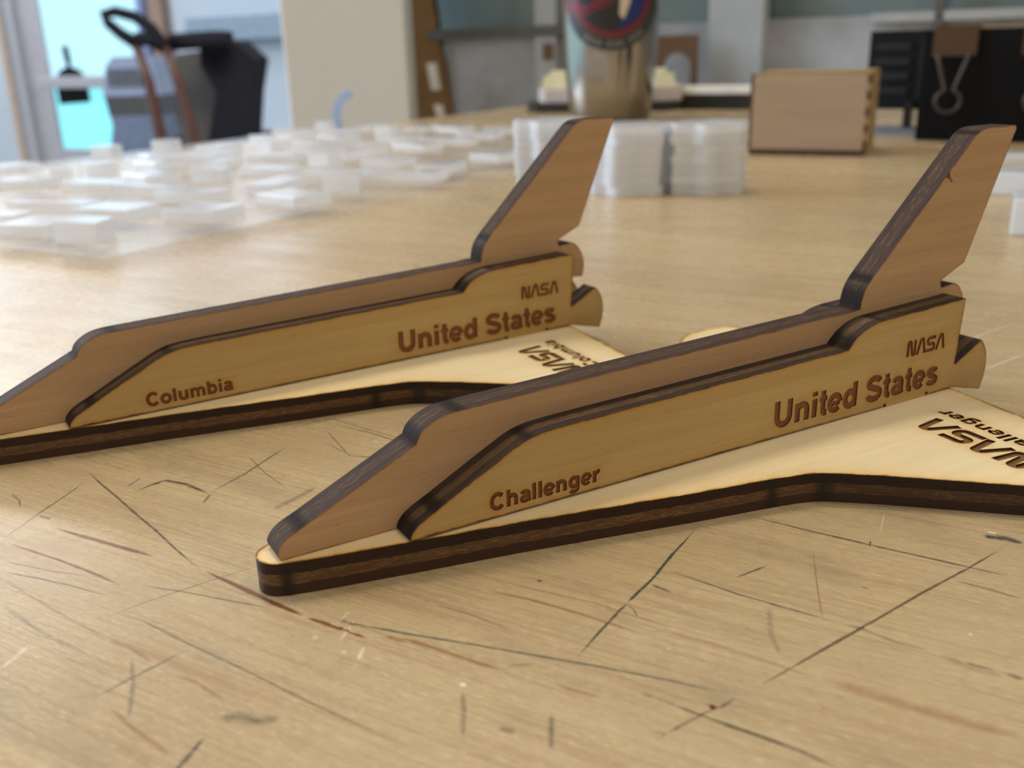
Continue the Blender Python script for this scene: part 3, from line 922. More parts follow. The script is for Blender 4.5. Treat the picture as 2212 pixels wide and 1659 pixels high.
def bench_material():
    b = N('maple_bench')
    o = b.obj()
    x, y, z = b.sep(o)
    row = b.math('FLOOR', b.math('MULTIPLY', b.math('ADD', y, b.math('MULTIPLY', b.noise(b.mapv(o, (3, 3, 0)), 1.0, 1), 0.003)), 1 / 0.031))
    seg = b.math('FLOOR', b.math('ADD', b.math('MULTIPLY', x, 1.7), b.math('MULTIPLY', row, 0.37)))
    cmb = b.n('ShaderNodeCombineXYZ'); b.l(row, cmb.inputs[0]); b.l(seg, cmb.inputs[1])
    wn_ = b.n('ShaderNodeTexWhiteNoise', noise_dimensions='3D'); b.l(cmb.outputs[0], wn_.inputs['Vector'])
    tint = wn_.outputs['Value']
    g1 = b.noise(b.mapv(o, (9, 260, 1)), 1.0, 4, 0.6, 0.5)
    g2 = b.noise(b.mapv(o, (30, 2300, 1)), 1.0, 4, 0.65)
    bl = b.noise(b.mapv(o, (60, 110, 1)), 1.0, 4, 0.6)
    sp_ = b.noise(b.mapv(o, (900, 3200, 1)), 1.0, 4, 0.7)
    sp2 = b.noise(b.mapv(o, (160, 420, 1), (2, 5, 0)), 1.0, 4, 0.65)
    dirt = b.noise(b.mapv(o, (28, 70, 1), (3, 1, 0)), 1.0, 5, 0.7)
    c = b.mix(tint, (0.52, 0.395, 0.22), (0.425, 0.30, 0.165))
    c = b.mix(b.rng(g1, 0.3, 0.7, 0, 0.55), c, (0.60, 0.465, 0.265))
    c = b.mix(b.rng(g2, 0.46, 0.70, 0, 0.55), c, (0.32, 0.20, 0.095))
    c = b.mix(b.rng(bl, 0.5, 0.8, 0, 0.5), c, (0.46, 0.34, 0.19))
    c = b.mix(b.rng(sp_, 0.54, 0.72, 0, 0.5), c, (0.30, 0.22, 0.12))
    c = b.mix(b.rng(sp_, 0.46, 0.27, 0, 0.45), c, (0.76, 0.64, 0.41))
    c = b.mix(b.rng(sp2, 0.54, 0.74, 0, 0.35), c, (0.30, 0.24, 0.14))
    c = b.mix(b.rng(sp2, 0.44, 0.26, 0, 0.3), c, (0.66, 0.53, 0.33))
    c = b.mix(b.rng(dirt, 0.56, 0.78, 0, 0.6), c, (0.20, 0.175, 0.125))
    st = b.noise(b.mapv(o, (12, 190, 1), (7, 2, 0)), 1.0, 3, 0.5)
    c = b.mix(b.rng(st, 0.66, 0.74, 0, 0.4), c, (0.33, 0.17, 0.075))
    mk = b.math('MULTIPLY', b.attr('mark_amount'), b.rng(b.noise(b.mapv(o, (1500, 1500, 1)), 1.0, 2), 0.25, 0.7, 1.1, 2.2), clamp=True)
    c = b.mix(mk, c, b.attr('mark', 'Color'))
    b.bump(b.math('ADD', b.math('MULTIPLY', sp_, 0.6), b.math('MULTIPLY', g2, 0.5)), 0.22, 0.00025)
    rr = b.rng(bl, 0.3, 0.7, 0.21, 0.34)
    return b.fin(c, rr, 0.42)


M_bench = bench_material()
M_bench_leg = plain('bench_leg_wood', (0.42, 0.28, 0.15), 0.6)
build_bench()

# ------------------------------------------------------------------ the two plywood shuttles
shuttle(-20.199, 71.652, math.radians(29.41), 'Challenger', 'near plywood space shuttle model, standing whole in front of the other one', False)
shuttle(-61.265, 99.986, math.radians(32.25), 'Columbia', 'rear plywood space shuttle model, its nose tip cut off by the picture edge', True)


# ------------------------------------------------------------------ acrylic: big sheet, loose offcuts, stacks
def acrylic(name, diffuse, f_diff, rough=0.12, tint=(1, 1, 1), gloss=1.0):
    b = N(name)
    tr = b.n('ShaderNodeBsdfTransparent'); tr.inputs[0].default_value = (*tint, 1)
    df = b.n('ShaderNodeBsdfDiffuse')
    f = b.noise(b.mapv(b.obj(), (60, 60, 60)), 1.0, 2)
    b.l(b.mix(f, tuple(q * .9 for q in diffuse), diffuse), df.inputs[0])
    gl = b.n('ShaderNodeBsdfGlossy'); gl.inputs['Roughness'].default_value = rough
    fr = b.n('ShaderNodeFresnel'); fr.inputs[0].default_value = 1.49
    tl = b.n('ShaderNodeBsdfTranslucent'); tl.inputs[0].default_value = (*diffuse, 1)
    m0 = b.n('ShaderNodeMixShader'); m0.inputs[0].default_value = 0.3
    b.l(df.outputs[0], m0.inputs[1]); b.l(tl.outputs[0], m0.inputs[2])
    m1 = b.n('ShaderNodeMixShader'); m1.inputs[0].default_value = f_diff
    b.l(tr.outputs[0], m1.inputs[1]); b.l(m0.outputs[0], m1.inputs[2])
    gm = b.n('ShaderNodeNewGeometry')
    ff = b.math('MULTIPLY', fr.outputs[0], b.math('MULTIPLY', b.math('SUBTRACT', 1.0, gm.outputs['Backfacing']), gloss))
    m2 = b.n('ShaderNodeMixShader'); b.l(ff, m2.inputs[0]); b.l(m1.outputs[0], m2.inputs[1]); b.l(gl.outputs[0], m2.inputs[2])
    b.l(m2.outputs[0], b.out.inputs['Surface'])
    return b.m


M_sheet = acrylic('clear_acrylic_sheet', (0.92, 0.92, 0.95), 0.10, 0.25, gloss=0.5)
M_cut = acrylic('clear_acrylic_offcut', (0.92, 0.95, 1.0), 0.56, 0.2)
M_white = acrylic('milky_acrylic', (0.91, 0.945, 1.0), 0.96, 0.25)

SU0, SU1, SV0, SV1 = -379.0, -176.0, 133.0, 452.0
b = MB(); b.box(SU0, SU1, SV0, SV1, 0, 2.6, bev=0.3)
o = b.build('acrylic_sheet', M_sheet, None, W(0, 0, 0.02), BY)
tag(o, 'large clear acrylic sheet lying flat along the end of the workbench under loose offcuts', 'sheet')
rng = random.Random(11)
protos = []
for w, d, h in ((21, 11, 3), (15, 15, 3), (27, 8, 3), (12, 9, 5), (18, 13, 3)):
    b = MB()
    if len(protos) == 2:
        b.prism([(-w / 2, -d / 2), (w / 2, -d / 2), (w / 2, d / 2), (w * .15, d / 2), (w * .15, 0), (-w / 2, 0)], 0, h)
    elif len(protos) == 3:
        b.prism([(-w / 2, -d / 2), (w / 2, -d / 2), (w * .3, d / 2), (-w * .4, d / 2)], 0, h)
    else:
        b.box(-w / 2, w / 2, -d / 2, d / 2, 0, h, bev=0.3)
    o = b.build('acrylic_offcut', M_cut, None, W(0, 0, 0))
    tag(o, 'small clear acrylic offcut lying loose on the clear acrylic sheet', 'offcut', 'loose acrylic offcuts on the sheet')
    protos.append(o)
first = [True] * len(protos)
spots = []
for iu in range(7):
    for iv in range(11):
        if rng.random() < 0.13: continue
        u = SU0 + 17 + iu * 28.2 + rng.uniform(-5, 5)
        v = SV0 + 15 + iv * 28.6 + rng.uniform(-5, 5)
        if u > -238 and v > 325 and rng.random() < .8: continue
        spots.append((u, v, BY + rng.choice((0, 0, math.pi / 2)) + rng.uniform(-.3, .3), rng.randrange(5)))
for u, v, rz, k in spots:
    o = protos[k]
    if first[k]: first[k] = False
    else:
        o = copy_tree(o)
    x, y = from_bench(u, v)
    o.location = W(x, y, 2.64); o.rotation_euler = (0, 0, rz)

M_wrap = plain('milky_sheet_edge', (0.86, 0.87, 0.9), 0.35, 0.5, 0, 0.05)


def wavy(rx, ry, lobes, amp, ph):
    n = 96
    return [(rx * (1 + amp * math.sin(lobes * 2 * math.pi * k / n + ph)) * math.cos(2 * math.pi * k / n),
             ry * (1 + amp * math.sin(lobes * 2 * math.pi * k / n + ph)) * math.sin(2 * math.pi * k / n)) for k in range(n)]


ORD = ['lowest', 'second lowest', 'third from the bottom', 'fourth from the bottom', 'fifth from the bottom', 'second from the top', 'topmost']
for (u, v, rx, ry, lob, ph, where, nlay) in ((1528, 418, 11.5, 9.5, 5, 0.5, 'stack left of the small wooden box', 7),
                                             (1368, 420, 11.5, 10, 4, 1.2, 'stack in front of the steel bottle', 7),
                                             (1196, 398, 12.0, 10, 5, 2.0, 'stack behind the fin of the rear shuttle', 7)):
    cx, cy = onz(u, v)
    cy += 6
    b = MB(); b.prism(wavy(rx, ry, lob + 2, 0.11, ph), 0, 2.86)
    base = b.build('acrylic_blank', M_white, None)
    for k in range(nlay):
        o = base if k == 0 else copy_tree(base)
        o.location = W(cx + rng.uniform(-.5, .5), cy + rng.uniform(-.5, .5), 0.02 + k * 2.92)
        o.rotation_euler = (0, 0, rng.uniform(-.06, .06))
        tag(o, '%s milky blank of the %s' % (ORD[k], where), 'blank', 'stacked milky acrylic blanks')
for (u, v, w, d, h, lab) in ((2200, 420, 26, 16, 6, 'milky acrylic offcut lying beside the fin tip of the near shuttle'),
                             (2235, 505, 14, 18, 8, 'milky acrylic offcut lying nearest the camera beyond the near shuttle fin'),
                             (2190, 352, 30, 12, 3, 'thin milky acrylic strip lying just in front of the black box')):
    x, y = onz(u, v)
    b = MB(); b.box(-w / 2, w / 2, -d / 2, d / 2, 0, h, bev=.4)
    o = b.build('acrylic_offcut', M_white, None, W(x + 4, y + 4, 0.02), BY + rng.uniform(-.2, .2))
    tag(o, lab, 'offcut')

# ------------------------------------------------------------------ steel bottle with its round patch
def metal_mat():
    b = N('brushed_steel')
    f = b.noise(b.mapv(b.obj(), (30, 30, 2500)), 1.0, 3)
    c = b.mix(f, (0.31, 0.29, 0.26), (0.40, 0.375, 0.34))
    return b.fin(c, 0.16, 0.5, 1.0)


M_steel = metal_mat()
BX, BYY = 66.0, 624.0
bottle = empty('steel_bottle', W(BX, BYY, 0.02), 0, 'brushed steel bottle with a round black, red and blue patch, behind the acrylic stacks', 'bottle')
b = MB(); b.lathe([(0, 0), (23.5, 0), (24.6, 1.0), (26.6, 18), (28.6, 38), (29.6, 60), (30, 100), (30, 170), (28, 178), (24, 184), (24, 200), (0, 200)], 72)
b.build('body', M_steel, bottle)
b = MB(); b.lathe([(0, 198), (26, 198), (26, 222), (24, 226), (0, 226)], 48)
b.build('cap', plain('bottle_cap_black', (0.02, 0.02, 0.022), 0.4), bottle)


def bottle_r(z):
    pr = [(0, 23.5), (18, 26.6), (38, 28.6), (60, 29.6), (100, 30)]
    for (a, ra), (c, rc) in zip(pr[:-1], pr[1:]):
        if z <= c: return ra + (rc - ra) * (z - a) / (c - a)
    return 30.0


PC, PZ = -math.pi / 2 - math.atan2(BX, BYY) + 0.03, 73.0


def patch(name, poly, lift, mat, parent, step=1.2):
    """flat shape wrapped on the bottle: poly in mm about the patch centre"""
    p = resample(poly, step)
    a = np.array(p)
    lo, hi = a.min(0), a.max(0)
    gx, gy = np.meshgrid(np.arange(lo[0], hi[0], 1.5), np.arange(lo[1], hi[1], 1.5))
    G = np.stack([gx.ravel(), gy.ravel()], 1); G = G[inside(a, G)]
    V = p + [tuple(q) for q in G]
    r = delaunay_2d_cdt([Vector(v) for v in V], [(i, (i + 1) % len(p)) for i in range(len(p))], [], 0, 1e-4, False)
    Q = np.array([(v.x, v.y) for v in r[0]]); T = np.array([list(f) for f in r[2]])
    T = T[inside(a, Q[T].mean(1))]

    def wrap(s, t, l):
        z = PZ + t; R = bottle_r(z) + l; th = PC + s / 29.6
        return (R * math.cos(th) * MM, R * math.sin(th) * MM, z * MM)
    vs = [wrap(x, y, lift) for x, y in Q] + [wrap(x, y, lift - 0.11) for x, y in Q]
    nq = len(Q)
    fs = [tuple(f) for f in T] + [tuple(int(i) + nq for i in f[::-1]) for f in T]
    me = bpy.data.meshes.new(name); me.from_pydata(vs, [], fs); me.update()
    return link(name, me, mat, parent, True)


def disc(r, n=72): return [(r * math.cos(2 * math.pi * k / n), r * math.sin(2 * math.pi * k / n)) for k in range(n)]


pt = patch('patch', disc(33), 0.16, plain('patch_charcoal', (0.035, 0.035, 0.037), 0.5), bottle)
rg = patch('red_ring', disc(25.0), 0.28, plain('patch_red', (0.20, 0.007, 0.02), 0.5), pt)
patch('dark_disc', disc(22.2), 0.40, plain('patch_black', (0.012, 0.012, 0.016), 0.5), pt)
blue = [(3.5, -21.2)] + [(21.5 * math.cos(math.radians(a_)), 21.5 * math.sin(math.radians(a_))) for a_ in range(-80, 50, 6)] + [(12, 10), (11, -2), (8, -11)]
patch('blue_field', blue, 0.52, plain('patch_blue', (0.006, 0.018, 0.16), 0.5), pt)
patch('white_streak', [(2.5, 12), (12, 14), (12.2, 0), (9.5, -9), (6.6, -15.8), (4.2, -13), (4.6, -6)], 0.64, plain('patch_cream', (0.66, 0.58, 0.47), 0.5), pt)
for dy in (0.0, 4.2):
    up_, dn_ = [], []
    for k in range(15):
        s_ = -33 + 34 * k / 14
        t_ = -3.0 - dy * .8 - 6.0 * math.sin(math.pi * (k + 1.5) / 16) * (1 if k < 9 else 0.8) + 0.14 * max(0, s_ + 12)
        up_.append((s_, t_ + 0.75 - dy * .06)); dn_.append((s_, t_ - 0.75 + dy * .06))
    patch('red_stripe', up_ + dn_[::-1], 0.78 + dy * .01, plain('patch_red_stripe', (0.30, 0.014, 0.04), 0.5), pt)
for k, ang in enumerate((-122, -114, -106, -93, -86, -79, -66, -59, -52)):
    a_ = math.radians(ang); rr = 29.2
    cx, cy = rr * math.cos(a_), rr * math.sin(a_); tx, ty = -math.sin(a_), math.cos(a_)
    q = [(cx + tx * sx * 1.35 + math.cos(a_) * sy * 1.5, cy + ty * sx * 1.35 + math.sin(a_) * sy * 1.5) for sx, sy in ((-1, -1), (1, -1), (1, 1), (-1, 1))]
    patch('letter_mark', q, 0.28, plain('patch_letter_grey', (0.16, 0.16, 0.165), 0.5), pt, 0.9)

# ------------------------------------------------------------------ note tray, flat case, arch board, wooden box, black box with clips
M_black = plain('black_plastic', (0.012, 0.012, 0.013), 0.35)
M_pinkwhite = plain('pinkish_white_plastic', (0.62, 0.55, 0.54), 0.4)
M_cream = plain('cream_paper', (0.86, 0.85, 0.62), 0.8, 0.2)
M_paper = plain('white_paper', (0.84, 0.84, 0.80), 0.8, 0.2)
M_brown = plain('brown_hardboard', (0.135, 0.075, 0.045), 0.6)

tx_, ty_ = 76.0, 722.0
tray = empty('note_holder', W(tx_, ty_, 0.02), math.radians(-8), 'pale note holder with a cream paper pad on a black base, behind the steel bottle', 'note holder')
b = MB(); b.prism([(-58, -14), (-50, -30), (-20, -36), (36, -36), (50, -26), (52, 24), (-52, 24)], 0, 6.5); b.build('base', M_black, tray)
b = MB(); b.prism([(-50, -10), (-44, -24), (-18, -31), (40, -31), (52, -22), (52, 20), (-50, 20)], 6.5, 15.5); b.build('tray', M_pinkwhite, tray)
b = MB()
b.prism([(-47, -20), (47, -22), (47, 18), (-47, 18)], 15.5, 18)
b.prism([(-46, -18), (45, -20), (45, 16), (-46, 16)], 18, 23.5)
b.prism([(-41, -16), (40, -17), (40, 12), (-41, 12)], 23.5, 27)
b.build('paper_pad', M_cream, tray)

cs = empty('flat_case', W(166, 668 + 22, 0.02), BY + 0.02, 'flat black case topped with white paper, between the steel bottle and the small wooden box', 'case')
b = MB(); b.box(-48, 70, -19, 19, 0, 10.2, bev=.6); b.build('case_body', M_black, cs)
b = MB(); b.box(-47, 69, -18.5, 18.5, 10.2, 14.6, bev=.3); b.build('paper_stack', M_paper, cs)

# upright brown board with a round-headed opening
def arch_board():
    w, h, r = 15.0, 49.0, 9.8
    pts = [(w, 0), (w, h), (-w, h), (-w, 0), (-r, 0), (-r, 27)] + [(-r * math.cos(math.radians(a_)), 27 + r * math.sin(math.radians(a_))) for a_ in range(10, 180, 10)] + [(r, 27), (r, 0)]
    b = MB(); b.prism(pts, -2.5, 2.5, M=Matrix(((1, 0, 0, 0), (0, 0, -1, 0), (0, 1, 0, 0), (0, 0, 0, 1))))
    return b


ab = arch_board().build('arch_board', M_brown, None, W(128, 744, 0.02), math.radians(-14))
tag(ab, 'brown upright board with a rounded arch opening, behind the cream note pad', 'board')


def box_face():
    b = N('pale_ply_box')
    g = b.noise(b.mapv(b.obj(), (25, 25, 300)), 1.0, 4, 0.6, 0.4)
    bl = b.noise(b.mapv(b.obj(), (40, 40, 60)), 1.0, 3)
    c = b.mix(b.rng(g, .3, .7), (0.37, 0.28, 0.20), (0.44, 0.34, 0.245))
    c = b.mix(b.rng(bl, .45, .75, 0, .45), c, (0.42, 0.28, 0.19))
    return b.fin(c, 0.6, 0.3)


M_box = box_face()
M_boxlip = plain('scorched_yellow_ply', (0.36, 0.255, 0.115), 0.6)
M_scorch = plain('scorched_joint', (0.07, 0.04, 0.018), 0.6)
ang = math.atan2(-16.8, 41.1) - 0.05
wb = empty('wooden_box', W(97, 394.5, 0.02), ang, 'small pale plywood box with burnt finger joints standing beside the black box', 'box')
b = MB(); b.box(1.2, 43.3, 0, 3, 2.4, 30.0); b.build('front_panel', M_box, wb)
b = MB(); b.box(0, 3, 3, 33, 0, 30.6); b.build('side_panel', M_boxlip, wb)
b = MB(); b.box(41.5, 44.5, 3, 33, 0, 31.4); b.build('side_panel', M_boxlip, wb)
b = MB(); b.box(0, 44.5, 33, 36, 0, 31.0); b.build('back_panel', M_box, wb)
b = MB(); b.box(3, 41.5, 3, 33, 28.2, 31.2); b.build('top_panel', M_boxlip, wb)
b = MB(); b.box(0.4, 44.2, 0.3, 33, 0, 2.4); b.build('bottom_panel', M_scorch, wb)
for k in range(5):
    b = MB(); b.box(43.3, 44.6, 0.1, 3, 2.6 + k * 6.1, 5.8 + k * 6.1); b.build('finger_joint', M_scorch, wb)
    b = MB(); b.box(43.3, 44.6, 0.1, 3, 5.8 + k * 6.1, min(31.2, 8.7 + k * 6.1)); b.build('finger_joint', M_boxlip, wb)
    b = MB(); b.box(0.0, 1.2, 0.1, 3, 2.4 + k * 5.7, 5.3 + k * 5.7); b.build('finger_joint', M_scorch, wb)
    b = MB(); b.box(0.0, 1.2, 0.1, 3, 5.3 + k * 5.7, 8.1 + k * 5.7); b.build('finger_joint', M_brown, wb)

bb_ang = math.atan2(-30, 34)
kb = empty('black_box', W(179.5, 433, 0.02), math.radians(-33), 'matt black open-fronted box with brown clips on its top edge, behind the near shuttle fin', 'box')
M_matt = plain('matt_black_card', (0.008, 0.008, 0.009), 0.7, 0.08)
M_goldlip = plain('box_lip_tan', (0.30, 0.20, 0.10), 0.6)
b = MB(); b.box(0, 130, 0, 2.5, 0, 45.5, bev=.3); b.build('front_panel', M_matt, kb)
b = MB(); b.box(0, 2.5, 2.5, 40, 0, 45.5); b.build('side_panel', M_matt, kb)
b = MB(); b.box(127.5, 130, 2.5, 40, 0, 45.5); b.build('side_panel', M_matt, kb)
b = MB(); b.box(0, 130, 40, 42.5, 0, 45.5); b.build('back_panel', M_matt, kb)
b = MB(); b.box(3, 130, -0.1, 2.6, 45.5, 46.1); b.build('top_lip', M_goldlip, kb)

M_clip = plain('clip_brown_metal', (0.07, 0.036, 0.016), 0.45, 0.3, 0.0)
M_wire = plain('clip_wire', (0.06, 0.047, 0.036), 0.45, 0.4, 0.2)


def clip(u0, lab):
    M = Matrix.Translation(W(179.5, 433, 0.02)) @ Matrix.Rotation(math.radians(-33), 4, 'Z')
    root = empty('binder_clip', M @ Vector((u0 * MM, 0, 46.3 * MM)), math.radians(-33), lab, 'clip', 'brown clips on the black box')
    b = MB()
    b.prism([(-2.2, -11.5), (-1.6, -11.5), (-0.9, -0.2), (3.2, -0.2), (4.0, -11.5), (4.6, -11.5), (4.2, 0.7), (-1.6, 0.7)], -8.6, 8.6, M=Matrix(((0, 0, 1, 0), (1, 0, 0, 0), (0, 1, 0, 0), (0, 0, 0, 1))))
    b.build('clamp', M_clip, root)
    pts = [(-6.2, -2.6, -10.6), (-5.2, -3.0, -14), (-2.4, -3.4, -23), (-1.6, -3.5, -25)]
    ring = [(5.0 * math.sin(math.radians(a_)), -3.6, -29.6 + 4.6 * math.cos(math.radians(a_))) for a_ in range(-28, -333, -20)]
    b = MB(); b.tube(pts + ring + [(1.6, -3.5, -25), (2.4, -3.4, -23), (5.2, -3.0, -14), (6.2, -2.6, -10.6)], 0.85, 8)
    b.build('wire_handle', M_wire, root)
    return root


clip(12.5, 'brown binder clip with wire loop hanging on the black box, nearest the wooden box')
clip(46.6, 'brown binder clip on the black box, half cut off by the picture edge')

gd = empty('slotted_stand', W(192, 472, 0.02), math.radians(-33), 'dark slotted stand with a curved grey foot, between the wooden box and the black box', 'stand')
M_greyfoot = plain('grey_blue_plastic', (0.17, 0.20, 0.24), 0.4)
b = MB(); b.prism([(-16 + 2, -14), (8, -16), (14, -8), (12, 10), (-14, 12), (-20, 0)], 0, 2.2); b.build('foot', M_greyfoot, gd)
b = MB(); b.box(-2.4, 1.4, -2, 2, 2.2, 14); b.build('stem', M_black, gd)
b = MB(); b.box(-21, 15, 0, 12, 10.5, 46, bev=.8); b.build('housing', plain('dark_housing', (0.012, 0.013, 0.016), 0.6, 0.1), gd)
M_slot = plain('slot_grey', (0.025, 0.027, 0.032), 0.7, 0.2)
for k in range(4):
    b = MB(); b.box(-18, -2, -0.8, 0, 17.5 + k * 6.6, 20.6 + k * 6.6); b.build('slot', M_slot, gd)
b = MB(); b.box(2.5, 5.5, -0.9, 0, 16, 42); b.build('vertical_strip', M_slot, gd)

# pale blue bent strip standing at the bench end
x0, y0 = onz(728, 289)
b = MB()
q = [(0, 0), (-0.6, 5), (-0.2, 10), (1.4, 15), (4.4, 19), (8.2, 21.6)]
for s_ in (0,):
    outl = [(a_ - 2.6 * (1 - k / 14), c_) for k, (a_, c_) in enumerate(q)] + [(a_ + 2.6 * (1 - k / 14), c_ - k * .7) for k, (a_, c_) in list(enumerate(q))[::-1]]
    b.prism(outl, -4, 4, M=Matrix(((1, 0, 0, 0), (0, 0, -1, 0), (0, 1, 0, 0), (0, 0, 0, 1))))
o = b.build('curved_strip', acrylic('pale_blue_plastic', (0.50, 0.66, 0.90), 0.9, .3), None, W(x0 + 2, y0 - 5, 2.64), math.radians(8))
tag(o, 'pale blue curved plastic strip standing at the end of the workbench', 'strip')

# ------------------------------------------------------------------ the room (bench frame: u along the back wall, v towards it)
def mottled(name, a, b_, sc=9.0, rough=0.8):
    b = N(name)
    f = b.noise(b.mapv(b.obj(), (sc, sc, sc * 1.2)), 1.0, 4, 0.6)
    return b.fin(b.mix(b.rng(f, 0.32, 0.68), a, b_), rough, 0.2)


M_wall = mottled('mottled_grey_wall', (0.30, 0.315, 0.33), (0.50, 0.54, 0.59), 14)
M_farwall = mottled('white_wall', (0.37, 0.47, 0.60), (0.41, 0.51, 0.64), 2)
M_floor = mottled('grey_floor', (0.22, 0.22, 0.22), (0.30, 0.30, 0.29), 4, 0.5)
M_ceil = mottled('white_ceiling', (0.74, 0.72, 0.68), (0.78, 0.76, 0.72), 2)
M_teal = plain('teal_grey_pane', (0.14, 0.20, 0.215), 0.12, 0.6, 0, 0.25, 5)
M_post = plain('grey_post', (0.42, 0.46, 0.50), 0.5, 0.4, 0, .05)
M_darktrim = plain('dark_trim', (0.10, 0.10, 0.10), 0.5)
M_beige = mottled('beige_column', (0.78, 0.79, 0.78), (0.81, 0.82, 0.81), 4)
M_card = plain('brown_cardboard', (0.24, 0.145, 0.07), 0.7, 0.2)
M_frame = plain('grey_door_frame', (0.30, 0.32, 0.40), 0.45)
M_bluegrey = plain('blue_grey_trunking', (0.19, 0.28, 0.40), 0.45)


def Wb(u, v, z):
    x, y = from_bench(u, v)
    return Vector((x * MM, y * MM, z * MM))


def struct(name, b, mats, parent=None):
    o = b.build(name, mats, parent)
    if parent is None:
        o.rotation_euler = (0, 0, BY)
        o['kind'] = 'structure'
    return o


ZT = TZ / MM
b = MB(); b.box(-6500, 5000, -3500, 3200, -40, 0); struct('floor', b, M_floor)
b = MB(); b.box(-4700, 5000, -3500, 3200, 2700, 2740); struct('ceiling', b, M_ceil)
b = MB(); b.box(-500, 3500, 740, 780, 0, ZT + 58); b.box(-500, 3500, 740, 780, ZT + 420, 2700); struct('wall_back', b, M_wall)
win = empty('window_1', Wb(0, 0, 0), BY); win['kind'] = 'structure'
b = MB(); b.box(-500, 3500, 748, 756, ZT + 58, ZT + 420); b.build('pane', M_teal, win)
b = MB(); b.box(-500, -330, 728, 740, ZT + 52, ZT + 60); b.build('sill', M_darktrim, win)
b = MB(); b.box(-132, 900, 731, 740, ZT + 53, ZT + 59); b.build('sill', M_post, win)
for k, (u0, u1, d) in enumerate(((-391, -372, 10), (-244, -204, 16), (-92, -86, 9), (40, 58, 10), (300, 318, 10))):
    b = MB(); b.box(u0, u1, 740 - d, 739.9, 0, 2690); struct('trim_%d' % (k + 1), b, M_post if k != 2 else M_darktrim)
b = MB(); b.box(-382, -375, 726, 730, ZT + 34, ZT + 46)
lt = b.build('latch', plain('brown_latch', (0.13, 0.07, 0.03), 0.5), None); lt.rotation_euler = (0, 0, BY)
tag(lt, 'small brown latch on the thin grey post to the side of the steel bottle', 'latch')

# beige boxed-in column just past the bench end
col_c = ((-0.2228 + 0.1 * 0), 0.80)
b = MB()
x0c, x1c = ray(626, 250), ray(886, 250)
Yc = 800.0
xa, xb = x0c[0] / x0c[1] * Yc, x1c[0] / x1c[1] * Yc
b.box(xa, xb, Yc, Yc + 70, 0, 2690, bev=2)
o = b.build('column', M_beige); o['kind'] = 'structure'

lean = empty('cardboard_sheet', (0, 0, 0), 0, 'tall brown cardboard sheet with white stickers leaning beside the beige column', 'sheet')
d1, d2 = ray(870, 250), ray(984, 246)
Yl = 880.0
xl0, xl1 = d1[0] / d1[1] * Yl, d2[0] / d2[1] * Yl
b = MB(); b.prism([(xl0, 0), (xl1 + 88, 0), (xl1 - 1.0, 890), (xl1 - 22.5, 1050), (xl1 - 60, 1300), (xl0, 1300)], -3, 3, M=Matrix(((1, 0, 0, 0), (0, 0, -1, Yl), (0, 1, 0, 0), (0, 0, 0, 1))))
b.build('sheet', M_card, lean)
for (ua, va, ub, vb) in ((921, 136, 953, 194), (936, 226, 964, 256)):
    A_, B_ = ray(ua, va), ray(ub, vb)
    b = MB(); k1, k2 = (Yl - 3) / A_[1], (Yl - 3) / B_[1]
    b.prism([(A_[0] * k1, ZT + CAM_H + A_[2] * k1), (B_[0] * k2 - 3, ZT + CAM_H + A_[2] * k1), (B_[0] * k2, ZT + CAM_H + B_[2] * k2), (A_[0] * k1 + 3, ZT + CAM_H + B_[2] * k2)], 0, 0.6,
            M=Matrix(((1, 0, 0, 0), (0, 0, -1, Yl - 3), (0, 1, 0, 0), (0, 0, 0, 1))))
    b.build('sticker', M_paper, lean)

# far wall with the glazed door
VF = 3000
b = MB()
b.box(-6200, -4430, VF, VF + 120, 0, 1400)
b.box(-3290, -300, VF, VF + 120, 0, 1400)
b.box(-6200, -300, VF, VF + 120, 2620, 2700)
b.box(-2200, -300, VF, VF + 120, 1400, 2620)
struct('wall_left', b, M_farwall)
win2 = empty('added_window', Wb(0, 0, 0), BY); win2['kind'] = 'structure'  # unseen high windows, added so sky sheen falls on the bench
for u0_, u1_ in ((-6200, -4430), (-4430, -3290), (-3290, -2200)):
    z0_ = 2150 if u0_ == -4430 else 1400
    b = MB(); b.box(u0_, u1_, VF + 20, VF + 60, z0_, z0_ + 50); b.box(u0_, u1_, VF + 20, VF + 60, 2570, 2620)
    b.box(u0_, u0_ + 50, VF + 20, VF + 60, z0_, 2620); b.box(u1_ - 50, u1_, VF + 20, VF + 60, z0_, 2620)
    b.build('frame', M_frame, win2)
door = empty('door_1', Wb(0, 0, 0), BY); door['kind'] = 'structure'
b = MB(); b.box(-4300, -4150, VF + 8, VF + 18, 0, 2150); b.box(-3480, -3290, VF + 8, VF + 18, 0, 2150); b.box(-4150, -3480, VF + 8, VF + 18, 2020, 2150); b.box(-4150, -3480, VF + 8, VF + 18, 440, 560); b.build('frame', M_frame, door)
g = N('door_glass'); trn = g.n('ShaderNodeBsdfTransparent'); trn.inputs[0].default_value = (0.93, 0.98, 1, 1); gls = g.n('ShaderNodeBsdfGlossy'); gls.inputs['Roughness'].default_value = 0.03
mx = g.n('ShaderNodeMixShader'); mx.inputs[0].default_value = 0.06; g.l(trn.outputs[0], mx.inputs[1]); g.l(gls.outputs[0], mx.inputs[2]); g.l(mx.outputs[0], g.out.inputs['Surface'])
b = MB(); b.box(-4150, -3480, VF + 10, VF + 15, 858, 2020); b.build('pane', g.m, door)
g2_ = N('cyan_daylight_glass'); trn = g2_.n('ShaderNodeBsdfTransparent'); trn.inputs[0].default_value = (0.68, 0.98, 1, 1); gls = g2_.n('ShaderNodeBsdfGlossy'); gls.inputs['Roughness'].default_value = 0.03  # cyan of the daylight outside is put into the lower pane's colour
